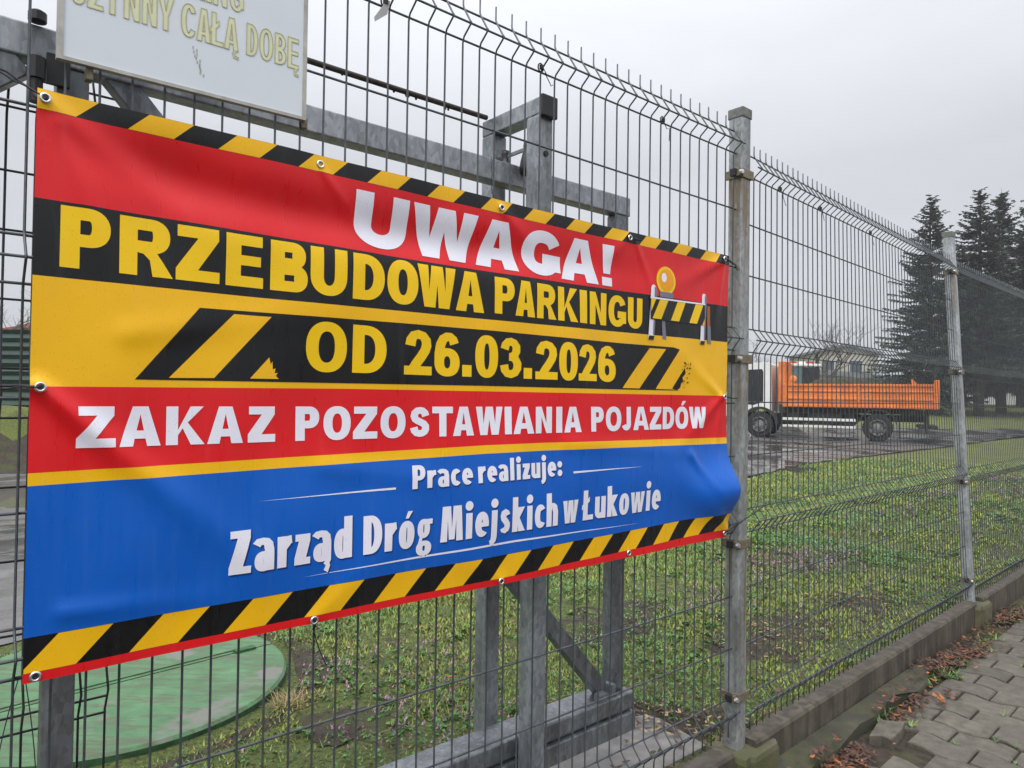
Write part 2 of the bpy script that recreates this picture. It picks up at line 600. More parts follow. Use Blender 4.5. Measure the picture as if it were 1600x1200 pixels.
# asphalt yard: inner edge runs along the lawn
edge = [(-60, 3.0), (-8, 3.1), (-2.2, 3.52), (3, 4.5), (9.6, 5.5), (14, 6.2), (18, 6.25), (24, 6.2), (36, 6.6)]
ew = []
for i in range(len(edge) - 1):
    n_ = 24 if i > 0 else 4
    for k in range(n_):
        f = k / n_
        s = edge[i][0] + (edge[i + 1][0] - edge[i][0]) * f
        a = edge[i][1] + (edge[i + 1][1] - edge[i][1]) * f
        a += .10 * noise.noise(Vector((s * 1.7, 0, 5))) + .05 * noise.noise(Vector((s * 6, 0, 9)))
        ew.append(g2(s, a, 0))
ew += [Vector((26 + 1.5 * i, 32.2 + .02 * i, 0)) for i in range(30)]
V = [(p.x, p.y, .012) for p in ew]
n_ = len(V)
out = [(min(p.x, 32) if p.y > 20 else p.x, 35.5 + .8 * sin(p.x * .4) + .5 * sin(p.x * 1.1)) for p in ew]
out = []
for i in range(n_):
    x = -60 + (110) * (i / (n_ - 1))
    out.append((x, 36.2 + .5 * sin(x * .5) + .3 * sin(x * 1.3), .155))
mid = []
for i in range(n_):
    p = ew[i]; o_ = out[i]
    # cross the y=33 kink exactly
    if p.y >= 33: mid.append((p.x, p.y, .012 + .043 * (p.y - 33)))
    else:
        f = (33 - p.y) / (o_[1] - p.y); mid.append((p.x + (o_[0] - p.x) * f, 33., .012))
V = [(p.x, p.y, .012 + .043 * max(0, p.y - 33)) for p in ew] + mid + [(o_[0], o_[1], .012 + .043 * (o_[1] - 33)) for o_ in out]
F = []
for i in range(n_ - 1):
    F.append((i, i + 1, n_ + i + 1, n_ + i))
    F.append((n_ + i, n_ + i + 1, 2 * n_ + i + 1, 2 * n_ + i))
tag(raw('asphalt_yard', V, F, ['asphalt']), kind='structure')

# zigzag pavers, laid in courses square to the fence
PW, PLN, J = .158, .226, .004
def wave(a):
    q = (a / PLN) % 1.0
    tri = [(0, 0), (.12, 0), (.38, 1), (.62, 1), (.88, 0), (1, 0)]
    for (x0, y0), (x1, y1) in zip(tri, tri[1:]):
        if q <= x1: return .026 * (y0 + (y1 - y0) * (q - x0) / (x1 - x0 + 1e-9))
    return 0
mb = MB()
Rp = random.Random(3)
for ci in range(-8, 40):
    sc_ = ci * PW
    for k in range(-1, 14):
        a0 = -.20 - k * PLN - (PLN / 2 if ci % 2 else 0)
        a1 = a0 - PLN
        if k < 0:
            if not ci % 2: continue
            a0 = -.20
        if (k == 0 and ci == 4) or (k == -1 and ci in (3, 5)): continue
        smp = [a0 - J + (a1 - a0 + 2 * J) * i / 8 for i in range(9)]
        lo = [(sc_ + J + wave(x), x) for x in smp]
        hi = [(sc_ + PW - J + wave(x), x) for x in smp]
        poly = lo + hi[::-1]
        zt = .062 + Rp.uniform(-.004, .004); tx, ty = Rp.uniform(-.02, .02), Rp.uniform(-.02, .02)
        cs, ca = sc_ + PW / 2, (a0 + a1) / 2
        n_ = len(poly); b = len(mb.v)
        def pt(s, a, dz, sh):
            s2, a2 = cs + (s - cs) * sh, ca + (a - ca) * sh
            return tuple(g2(s2, a2, zt + tx * (s2 - cs) + ty * (a2 - ca) + dz))
        for dz, sh in ((-.05, 1.), (-.006, 1.), (0., .95)):
            mb.v += [pt(s, a, dz, sh) for s, a in poly]
        mb.f.append(tuple(b + 2 * n_ + i for i in range(n_))); mb.m.append(0)
        for r_ in (0, 1):
            for i in range(n_):
                j = (i + 1) % n_
                mb.f.append((b + r_ * n_ + i, b + r_ * n_ + j, b + (r_ + 1) * n_ + j, b + (r_ + 1) * n_ + i)); mb.m.append(0)
tag(mb.build('pavement', 'paver'), kind='structure')

# one loose paver standing proud by the kerb
def slabpoly(name, pts, z0, z1, mat, label, cat, tilt=(0, 0), rough=.004, group=None):
    cs = sum(p[0] for p in pts) / len(pts); ca = sum(p[1] for p in pts) / len(pts)
    root = g2(cs, ca, z0)
    mb = MB(); n_ = len(pts)
    for z, sh in ((z0, 1.), (z1 - rough, 1.), (z1, .96)):
        for s, a in pts:
            s2, a2 = cs + (s - cs) * sh, ca + (a - ca) * sh
            mb.v.append(tuple(g2(s2, a2, z + tilt[0] * (s2 - cs) + tilt[1] * (a2 - ca))))
    mb.f.append(tuple(2 * n_ + i for i in range(n_))); mb.m.append(0)
    for r_ in (0, 1):
        for i in range(n_):
            j = (i + 1) % n_
            mb.f.append((r_ * n_ + i, r_ * n_ + j, (r_ + 1) * n_ + j, (r_ + 1) * n_ + i)); mb.m.append(0)
    o = mb.build(name, mat)
    return tag(o, label, cat, group)
slabpoly('loose_paver', [(.71, -.205), (.89, -.18), (.905, -.215), (.93, -.27), (.86, -.285), (.72, -.29), (.735, -.245)], .045, .092, 'paver',
         'single grey paver standing higher than the rest beside the mossy slab', 'paving stone', (.03, -.08))
pts = [(-.3, -.06), (-.3, -.2)] + [(.15 + .15 * i, -.185 + .012 * sin(i * 2.1) + .006 * i * (i < 8)) for i in range(10)] + [(1.72, -.12), (1.79, -.062)]
slabpoly('concrete_slab', pts, .03, .10, 'slab', 'long dark mossy concrete slab lying along the foot of the fence plinth', 'slab', (0, .05), .012)

# ------------------------------------------------------------------ plinth boards and footing blocks
def plinth(name, fr, t0, t1, label):
    mb = MB()
    n_ = 24
    for i in range(n_ + 1):
        t = t0 + (t1 - t0) * i / n_
        e1 = .003 * noise.noise(Vector((t * 9, 1, 0)))
        e2 = .003 * noise.noise(Vector((t * 9, 5, 0)))
        ring = [(-.055, 0), (-.056, .12), (-.055 + e1, .202 + e2), (-.047, .213 + e2), (.024, .213), (.03, .207), (.03, 0)]
        for a, z in ring: mb.v.append(tuple(fr(t, a, z)))
    k = 7
    for i in range(n_):
        for j in range(k):
            j2 = (j + 1) % k
            mb.f.append((i * k + j, (i + 1) * k + j, (i + 1) * k + j2, i * k + j2)); mb.m.append(0)
    mb.f.append(tuple(range(k))); mb.m.append(0)
    mb.f.append(tuple(n_ * k + j for j in reversed(range(k)))); mb.m.append(0)
    o = mb.build(name, 'plinth')
    return tag(o, label, 'plinth', 'concrete plinth boards under the fence')
gf = lambda s, a, z: g2(s, a, z)
plinth('fence_plinth', lambda t, a, z: f1(t, a, z), 1.2, 4.06, 'concrete plinth board under the fence panel that carries the banner')
plinth('fence_plinth', gf, .04, PL - .07, 'long concrete plinth board between the near post and the leaning post')
plinth('fence_plinth', gf, PL + .07, 2 * PL - .07, 'concrete plinth board running to the right past the leaning post')
def footing(s, label):
    mb = MB()
    pts = [(-.115, -.045), (-.105, -.085), (-.06, -.075), (-.05, -.092), (.12, -.092), (.15, -.07), (.15, .08), (-.115, .08)]
    V0 = len(pts)
    for z, sh in ((0., 1.0), (.172, 1.0), (.19, .95)):
        for q, (ds, a) in enumerate(pts):
            j = .004 * noise.noise(Vector((ds * 40 + s, a * 40, z * 30)))
            mb.v.append(tuple(g2(s + (ds - .02) * sh + .02, a * sh, z + j)))
    mb.f.append(tuple(2 * V0 + i for i in range(V0))); mb.m.append(0)
    for r_ in (0, 1):
        for i in range(V0):
            j = (i + 1) % V0
            mb.f.append((r_ * V0 + i, r_ * V0 + j, (r_ + 1) * V0 + j, (r_ + 1) * V0 + i)); mb.m.append(0)
    tag(mb.build('footing_block', 'block'), label, 'concrete block', 'concrete blocks at the feet of the fence posts')
footing(.02, 'mossy concrete block at the foot of the near fence post')
footing(PL, 'mossy concrete block at the foot of the leaning far fence post')

# ------------------------------------------------------------------ fence panels
def panel(name, fr, t0, t1, step, first, ztop, label, near=False):
    rows = [-.042, -.094, -.124, -.311, -.510, -.717, -.762, -.806, -1.0, -1.205, -1.41, -1.457, -1.50, -1.71, -1.93, -2.125, -2.165, -2.205]
    beads = [(-.042, -.094, -.124), (-.717, -.762, -.806), (-1.41, -1.457, -1.50), (-2.125, -2.165, -2.205)]
    if near:
        rows = [-.042, -.094, -.124, -.336, -.556, -.785, -.828, -.870, -1.07, -1.27, -1.47, -1.513, -1.556, -1.795, -1.99, -2.175, -2.215, -2.25]
        beads = [(-.042, -.094, -.124), (-.785, -.828, -.870), (-1.47, -1.513, -1.556), (-2.175, -2.215, -2.25)]
    mid = (t0 + t1) / 2
    root = empty(name, fr(mid, 0, .21), label, 'fence', 'welded wire fence panels')
    mb = MB()
    prof = [(0., 0.)]
    for i, (a_, m_, b_) in enumerate(beads):
        prof += [(0., a_ + .006), (-.004, a_ - .004), (-.031, m_ + .006), (-.036, m_), (-.031, m_ - .006), (-.005, b_ + .004), (0., b_ - .012)]
    prof += [(0., -2.31 if near else -2.262)]
    t = first
    while t < t1 - .004:
        jit = random.uniform(-.0012, .0012)
        mb.tube([fr(t + jit, a, ztop + z) for a, z in prof], .0025, 6)
        t += step
    for z in rows:
        off = 0.
        for a_, m_, b_ in beads:
            if abs(z - m_) < 1e-6: off = -.036
        n_ = 10
        mb.tube([fr(t0 + (t1 - t0) * i / n_, off + .0052, ztop + z) for i in range(n_ + 1)], .0029, 6)
    mb.build('wire_mesh', 'wire', root, smooth=True)
    return root
STEP = .055
panel('mesh_fence', f1, 1.20, 4.128, STEP, 2.889 - STEP * 30, 2.553, 'grey wire fence panel that the big warning banner hangs on', True)
panel('mesh_fence', f2, .062, PL - .02, .0506, .087, 2.487, 'grey wire fence panel between the near post and the leaning post')
panel('mesh_fence', lambda s, a, z: f2(s, a, z, 1.), PL + .035, 2 * PL - .02, .0506, PL + .06, 2.462, 'grey wire fence panel right of the leaning post')

# ------------------------------------------------------------------ fence posts
def fence_post(fr, t, ztop, clamps, label, mat):
    root = empty('fence_post', fr(t, .0, .19), label, 'fence post', 'square galvanised fence posts')
    h = .03
    fl = lambda x, y, z: fr(t + x, y, z)
    mb = MB()
    mb.box(-h, h, -.022, .038, .186, ztop, 0, fl)
    mb.build('tube', mat, root, bevel=.006)
    mb = MB()
    mb.box(-h - .003, h + .003, -.025, .041, ztop - .035, ztop + .004, 0, fl)
    mb.build('cap', 'cap', root, bevel=.004)
    for z in clamps:
        mb = MB()
        e_ = .0035
        mb.box(-h - .004, h + .012, -.022 - e_ - .003, -.0225, z - .017, z + .017, 0, fl)
        mb.box(-h - e_ - .003, -h - .0005, -.024, .046, z - .017, z + .017, 0, fl)
        mb.box(h + .0005, h + e_ + .003, -.024, .046, z - .017, z + .017, 0, fl)
        mb.box(-h - .022, -h - .0065, -.022, -.004, z - .014, z + .014, 0, fl)
        cl = mb.build('clamp', 'brass', root, bevel=.002)
        mb = MB()
        c0 = fl(-h - .014, -.024, z)
        mb.lathe([(0, .012), (.008, .011), (.010, .005), (.010, 0), (.0, 0)], c0, -(D1 if fr is f1 else D2) * .2 - (N1 if fr is f1 else N2), 8)
        b_ = mb.build('bolt', 'eyelet', None)
        b_.parent = cl
        off = root.location
        for vv in b_.data.vertices: vv.co -= off
        mb = MB()
        mb.box(-h - .030, -h - .012, -.012, .012, z - .012, z + .014, 0, fl)
        k_ = mb.build('nut', 'black', None)
        k_.parent = cl
        for vv in k_.data.vertices: vv.co -= off
    return root
fence_post(f1, 4.152, 2.600, [2.35, 1.65, .955, .385], 'near square galvanised fence post with rust streaks below its clamps', 'galv_post')
fpf = lambda s, a, z: f2(s, a, z, 1.)
fence_post(fpf, PL, 2.64, [2.37, 1.70, .975, .335], 'leaning galvanised fence post farther along the fence', 'galv_far')
fence_post(fpf, 2 * PL, 2.55, [2.35, 1.68], 'square galvanised fence post at the far right end of the fence', 'galv')
fence_post(f1, 1.17, 2.58, [2.35, 1.65, .95], 'square galvanised fence post left of the warning banner', 'galv')

# ------------------------------------------------------------------ lettering engine
def arc(cx, cy, rx, ry, a0, a1, n=14, p=2.0):
    r = []
    for i in range(n + 1):
        a = radians(a0 + (a1 - a0) * i / n)
        c, s = cos(a), sin(a)
        r.append((cx + rx * math.copysign(abs(c) ** (2 / p), c), cy + ry * math.copysign(abs(s) ** (2 / p), s)))
    return r
def rect(x0, y0, x1, y1): return [(x0, y0), (x1, y0), (x1, y1), (x0, y1)]
def stroke(path, th, thy=None):
    """ribbon of width th along a path (thy: thickness for horizontal runs)"""
    L, R = [], []
    n = len(path)
    for i, (x, y) in enumerate(path):
        a = path[max(i - 1, 0)]; b = path[min(i + 1, n - 1)]
        dx, dy = b[0] - a[0], b[1] - a[1]
        l = math.hypot(dx, dy) or 1
        nx, ny = -dy / l, dx / l
        tx, ty = th / 2, (thy or th) / 2
        L.append((x + nx * tx, y + ny * ty)); R.append((x - nx * tx, y - ny * ty))
    return L + R[::-1]
P_ = 2.25
def ring(x0, y0, x1, y1, T, B, p=P_):
    cx, cy, rx, ry = (x0 + x1) / 2, (y0 + y1) / 2, (x1 - x0) / 2, (y1 - y0) / 2
    return arc(cx, cy, rx, ry, 0, 360, 40, p)[:-1], arc(cx, cy, rx - T, ry - B, 0, 360, 40, p)[:-1]
def bowl(x0, y0, x1, y1, T, B):
    """right-rounded closed bowl: outer, inner"""
    r = min((y1 - y0) / 2, (x1 - x0) * .62)
    ro = [(x0, y0), (x1 - r, y0)] + arc(x1 - r, (y0 + y1) / 2, r, (y1 - y0) / 2, -90, 90, 18, 2.2) + [(x0, y1)]
    ri_y = (y1 - y0) / 2 - B
    ri = [(x0 + T, y0 + B), (x1 - r, y0 + B)] + arc(x1 - r, (y0 + y1) / 2, r - T, ri_y, -90, 90, 18, 2.2) + [(x0 + T, y1 - B)]
    return ro, ri
def G(ch, w, h, T, B):
    """glyph -> (polygons, holes) in a w x h box"""
    if ch == 'U':
        ry = min(h * .42, w * .5)
        return [[(0, h), (0, ry)] + arc(w / 2, ry, w / 2, ry, 180, 360, 22, 2.15) + [(w, h), (w - T, h), (w - T, ry)] +
                arc(w / 2, ry, w / 2 - T, ry - B, 360, 180, 22, 2.15)[0:] + [(T, h)]], []
    if ch == 'W':
        q = T / w * 1.02
        return [[(0, h), (q, h), (.285, .40 * h), (.5 - q * .55, h), (.5 + q * .55, h), (.715, .40 * h), (1 - q, h), (1, h),
                 (.835, 0), (.835 - q * 1.08, 0), (.5, .55 * h), (.165 + q * 1.08, 0), (.165, 0)]], [], 'n'
    if ch in 'AĄ':
        S = T * 1.1; ap = T * .62; ya, yb = h * .19, h * .19 + B * .92
        xl = lambda y: (w / 2 - ap) * y / h
        xi = lambda y: S + (w / 2 - S) * y / (h * .80)
        g = [[(0, 0), (S, 0), (xi(ya), ya), (w - xi(ya), ya), (w - S, 0), (w, 0), (w / 2 + ap, h), (w / 2 - ap, h)]]
        ho = [[(xi(yb), yb), (w - xi(yb), yb), (w / 2, h * .80)]]
        if ch == 'Ą': g.append(stroke([(w - S * .6, .02 * h), (w - S * .95, -.1 * h), (w - S * .8, -.2 * h), (w * 1.02, -.21 * h)], T * .5))
        return g, ho
    if ch == 'G':
        o, i = ring(0, 0, w, h, T, B)
        cut = [(w * .5, h * .52), (w * 1.05, h * .505), (w * 1.05, h * .66), (w * .74, h * .70), (w * .6, h * .6)]
        path = [(w * .93, h * .70)]
        pth = arc(w / 2, h / 2, w / 2 - T / 2, h / 2 - B / 2, 27, 318, 34, P_)
        g = [stroke(pth, T, B), rect(w - T * .98, h * .12, w, h * .50), rect(w * .52, h * .50 - B, w, h * .50)]
        return g, []
    if ch in 'CĆ':
        return [stroke(arc(w * .53, h / 2, w * .53 - T / 2, h / 2 - B / 2, 35, 325, 34, P_), T, B)], []
    if ch == '!':
        return [[(w * .0, h), (w, h), (w * .80, h * .30), (w * .20, h * .30)], rect(w * .06, 0, w * .94, h * .21)], []
    if ch == 'P':
        o, i = bowl(0, h * .36, w, h, T, B)
        return [o, rect(0, 0, T, h * .4)], [i]
    if ch == 'R':
        o, i = bowl(0, h * .40, w * .94, h, T, B)
        return [o, rect(0, 0, T, h * .42), [(w * .38, h * .41), (w * .66, h * .45), (w * .80, h * .28), (w, 0), (w - T * 1.18, 0), (w * .56, h * .28), (w * .44, h * .385), (w * .34, h * .40)]], [i]
    if ch == 'Z':
        return [[(0, 0), (w, 0), (w, B), (T * 1.35, B), (w * .97, h - B * 1.02), (w * .97, h), (w * .03, h), (w * .03, h - B), (w - T * 1.38, h - B), (0, B * 1.02)]], []
    if ch in 'EĘ':
        g = [[(0, 0), (w, 0), (w, B), (T, B), (T, h * .5 - B * .42), (w * .93, h * .5 - B * .42), (w * .93, h * .5 + B * .5), (T, h * .5 + B * .5), (T, h - B), (w * .97, h - B), (w * .97, h), (0, h)]]
        if ch == 'Ę': g.append(stroke([(w * .8, .02 * h), (w * .68, -.1 * h), (w * .72, -.2 * h), (w * 1.0, -.21 * h)], T * .5))
        return g, []
    if ch == 'B':
        o1, i1 = bowl(0, 0, w, h * .545, T, B); o2, i2 = bowl(0, h * .46, w * .94, h, T, B)
        return [o1, o2], [i1, i2]
    if ch == 'D':
        return (lambda o, i: ([o], [i]))(*bowl(0, 0, w, h, T, B))
    if ch in 'OÓ0':
        o, i = ring(0, -.012 * h, w, 1.012 * h, T, B, 2.35 if ch == '0' else P_)
        g = [o]
        if ch == 'Ó': g.append([(w * .42, h * 1.07), (w * .60, h * 1.07), (w * .80, h * 1.27), (w * .54, h * 1.27)])
        return g, [i]
    if ch == 'K':
        return [rect(0, 0, T, h), [(T * .9, h * .33), (w - T * 1.25, h), (w * .97, h), (w * .55, h * .58), (w, 0), (w - T * 1.2, 0), (w * .42, h * .43), (T * .9, h * .20)]], []
    if ch == 'I': return [rect(0, 0, w, h)], []
    if ch == 'N':
        return [[(0, 0), (T, 0), (T, h * .62), (w - T, 0), (w, 0), (w, h), (w - T, h), (w - T, h * .38), (T, h), (0, h)]], []
    if ch == 'T': return [[(w / 2 - T / 2, 0), (w / 2 + T / 2, 0), (w / 2 + T / 2, h - B), (w, h - B), (w, h), (0, h), (0, h - B), (w / 2 - T / 2, h - B)]], []
    if ch == 'Y': return [[(w / 2 - T / 2, 0), (w / 2 + T / 2, 0), (w / 2 + T / 2, h * .42), (w, h), (w - T * 1.15, h), (w / 2, h * .58), (T * 1.15, h), (0, h), (w / 2 - T / 2, h * .42)]], []
    if ch == 'J':
        r = (w) / 2
        return [stroke([(w - T / 2, h), (w - T / 2, h * .3)] + arc(w / 2, h * .29, w / 2 - T / 2, h * .29 - B / 2, 0, -160, 16), T, B)], []
    if ch in 'LŁ':
        g = [[(0, 0), (w, 0), (w, B), (T, B), (T, h), (0, h)]]
        if ch == 'Ł': g.append([(-w * .12, h * .34), (w * .62, h * .62), (w * .62, h * .78), (-w * .12, h * .50)])
        return g, []
    if ch == 'M':
        return [[(0, 0), (T, 0), (T * 1.05, h * .62), (w / 2 - T * .42, h * .05), (w / 2 + T * .42, h * .05), (w - T * 1.05, h * .62), (w - T, 0), (w, 0), (w - T * .25, h), (w - T * 1.5, h), (w / 2, h * .38), (T * 1.5, h), (T * .25, h)]], []
    if ch == 'S':
        q = [(.94, .74), (.86, .88), (.70, .965), (.5, .985), (.28, .96), (.12, .87), (.07, .74), (.14, .62), (.32, .55), (.55, .49), (.78, .42), (.92, .31), (.92, .2), (.84, .09), (.66, .025), (.46, .01), (.24, .04), (.10, .13), (.04, .27)]
        return [stroke([(T / 2 + x * (w - T), B / 2 + y * (h - B)) for x, y in q], T, B)], []
    if ch == '2':
        q = [(.03, .68), (.08, .84), (.22, .96), (.48, 1.), (.75, .96), (.93, .84), (.96, .70), (.88, .56), (.66, .38), (.40, .20), (.26, .08), (.22, .03)]
        return [stroke([(T / 2 + x * (w - T), B / 2 + y * (h - B)) for x, y in q], T, B), rect(0, 0, w, B), [(0, 0), (T * 1.5, 0), (T * 1.5, B * 1.4), (w * .2, h * .2), (w * .06, h * .12)]], []
    if ch == '3':
        q1 = [(.03, .76), (.10, .89), (.25, .98), (.48, 1.), (.72, .96), (.88, .85), (.88, .72), (.76, .59), (.5, .53), (.36, .53)]
        q2 = [(.36, .53), (.6, .53), (.84, .46), (.98, .33), (.97, .19), (.82, .06), (.52, 0.), (.25, .03), (.08, .13), (.02, .28)]
        sc_ = lambda q: [(T / 2 + x * (w - T), B / 2 + y * (h - B)) for x, y in q]
        return [stroke(sc_(q1), T, B), stroke(sc_(q2), T, B)], []
    if ch == '6':
        o, i = ring(0, -.012 * h, w, h * .64, T, B * .95)
        q = [(.96, .80), (.86, .93), (.68, 1.), (.48, 1.), (.24, .93), (.07, .76), (.0, .52), (.0, .34)]
        return [o, stroke([(T / 2 + x * (w - T), B / 2 + y * (h - B)) for x, y in q], T, B)], [i]
    if ch == '.': return [rect(0, 0, w, w)], []
    # ---- lower case, x-height
    X = h * .745
    def xring(): return ring(0, -.01 * h, w, X + .01 * h, T, B)
    if ch == 'o' or ch == 'ó':
        o, i = xring(); g = [o]
        if ch == 'ó': g.append([(w * .40, X * 1.10), (w * .60, X * 1.10), (w * .86, X * 1.36), (w * .56, X * 1.36)])
        return g, [i]
    if ch == 'c': return [stroke(arc(w * .56, X / 2, w * .56 - T / 2, X / 2 - B / 2, 42, 318, 26), T, B)], []
    if ch == 'e':
        return [stroke(arc(w / 2, X / 2, w / 2 - T / 2, X / 2 - B / 2, -2, 312, 28), T, B), rect(T * .5, X * .40, w, X * .40 + B * .8)], []
    if ch in 'aą':
        o, i = ring(0, -.01 * h, w * .92, X * .62, T * .95, B * .8)
        pth = [(w * .10, X * .82), (w * .22, X * .915), (w * .42, X * .955 - B * .12), (w * .62, X * .93 - B * .1), (w - T * .62, X * .84), (w - T / 2, X * .64), (w - T / 2, 0)]
        g = [o, stroke(pth, T, B)]
        if ch == 'ą': g.append([(w * .70, .01 * h), (w * 1.0, .01 * h), (w * .92, -.06 * h), (w * .96, -.13 * h), (w * .84, -.30 * h), (w * .60, -.22 * h), (w * .72, -.12 * h), (w * .58, -.05 * h)])
        return g, [i]
    if ch == 'r': return [rect(0, 0, T, X), stroke([(T * .55, X * .62), (T * 1.1, X * .83), (w * .78, X - B * .55), (w, X - B * .50)], T * .95, B * 1.15)], []
    if ch == 'l': return [rect(w / 2 - T / 2, 0, w / 2 + T / 2, h * 1.06)], []
    if ch == 'i': return [rect(w / 2 - T / 2, 0, w / 2 + T / 2, X), arc(w / 2, X * 1.28, T * .62, T * .62, 0, 360, 16)[:-1]], []
    if ch == 'j': return [stroke([(w / 2, X), (w / 2, -h * .05), (w * .42, -h * .15), (w * .2, -h * .21), (-w * .05, -h * .23)], T, B), arc(w / 2, X * 1.28, T * .62, T * .62, 0, 360, 16)[:-1]], []
    if ch == 'z': return [[(0, 0), (w, 0), (w, B), (T * 1.3, B), (w * .97, X - B), (w * .97, X), (w * .03, X), (w * .03, X - B), (w - T * 1.35, X - B), (0, B)]], []
    if ch == 'u': return [stroke([(T / 2, X), (T / 2, X * .36)] + arc(w * .45, X * .30, w * .45 - T / 2, X * .30 - B / 2, 180, 300, 10) + [(w - T * .8, X * .22)], T, B), rect(w - T, 0, w, X)], []
    if ch == 'h': return [rect(0, 0, T, h * 1.06), stroke([(T * .6, X * .72), (w * .36, X * .91), (w * .6, X - B * .5), (w - T * .7, X * .84), (w - T / 2, X * .6), (w - T / 2, 0)], T, B)], []
    if ch == 'd':
        o, i = ring(0, -.01 * h, w * .96, X + .01 * h, T, B)
        return [o, rect(w - T, 0, w, h * 1.06)], [i]
    if ch == 'k': return [rect(0, 0, T, h * 1.06), [(T * .9, X * .42), (w - T * 1.3, X), (w, X), (w * .58, X * .56), (w * 1.03, 0), (w - T * 1.15, 0), (w * .42, X * .44), (T * .9, X * .30)]], []
    if ch == 's':
        q = [(.92, .80), (.74, .95), (.48, 1.), (.22, .95), (.10, .80), (.18, .64), (.42, .55), (.68, .46), (.90, .34), (.92, .2), (.76, .06), (.48, 0.), (.22, .04), (.04, .16)]
        return [stroke([(T / 2 + x * (w - T), B / 2 + y * (X - B)) for x, y in q], T, B)], []
    if ch == 'w':
        g_ = G('W', w, X, T * .92, B)
        return g_
    if ch == 'g':
        o, i = ring(w * .04, X * .30, w * .86, X + .01 * h, T * .95, B * .85)
        o2, i2 = ring(0, -h * .27, w, X * .20, T * .9, B * .8)
        return [o, o2, rect(w * .6, X - B * .85, w * 1.02, X), [(w * .10, X * .10), (w * .32, X * .10), (w * .42, X * .36), (w * .2, X * .36)]], [i, i2]
    if ch == ':': return [arc(w / 2, T * .62, T * .64, T * .64, 0, 360, 16)[:-1], arc(w / 2, X - T * .62, T * .64, T * .64, 0, 360, 16)[:-1]], []
    return [], []

def winding(px, py, poly):
    w = np.zeros(len(px), int)
    n = len(poly)
    for i in range(n):
        x0, y0 = poly[i]; x1, y1 = poly[(i + 1) % n]
        cross = (x1 - x0) * (py - y0) - (px - x0) * (y1 - y0)
        w += ((y0 <= py) & (y1 > py) & (cross > 0)).astype(int)
        w -= ((y0 > py) & (y1 <= py) & (cross < 0)).astype(int)
    return w
def fill(polys, holes, grid):
    """union of polygons minus holes, triangulated with an inner grid"""
    V, E = [], []
    allp = polys + holes
    for p in allp:
        b = len(V)
        V += [Vector(q) for q in p]
        E += [(b + i, b + (i + 1) % len(p)) for i in range(len(p))]
    xs = [v.x for v in V]; ys = [v.y for v in V]
    if grid:
        x = math.floor(min(xs) / grid) * grid
        while x < max(xs):
            y = math.floor(min(ys) / grid) * grid
            while y < max(ys):
                V.append(Vector((x + grid * .31, y + grid * .27))); y += grid
            x += grid
    r = delaunay_2d_cdt(V, E, [], 0, 1e-6)
    vs, fs = r[0], r[2]
    A = np.array([(v.x, v.y) for v in vs]); T_ = np.array([f for f in fs if len(f) == 3])
    c = A[T_].mean(1)
    inside = np.zeros(len(T_), bool)
    for p in polys: inside |= winding(c[:, 0], c[:, 1], p) != 0
    for p in holes: inside &= winding(c[:, 0], c[:, 1], p) == 0
    T_ = T_[inside]
    used, inv = np.unique(T_, return_inverse=True)
    return A[used], inv.reshape(-1, 3)

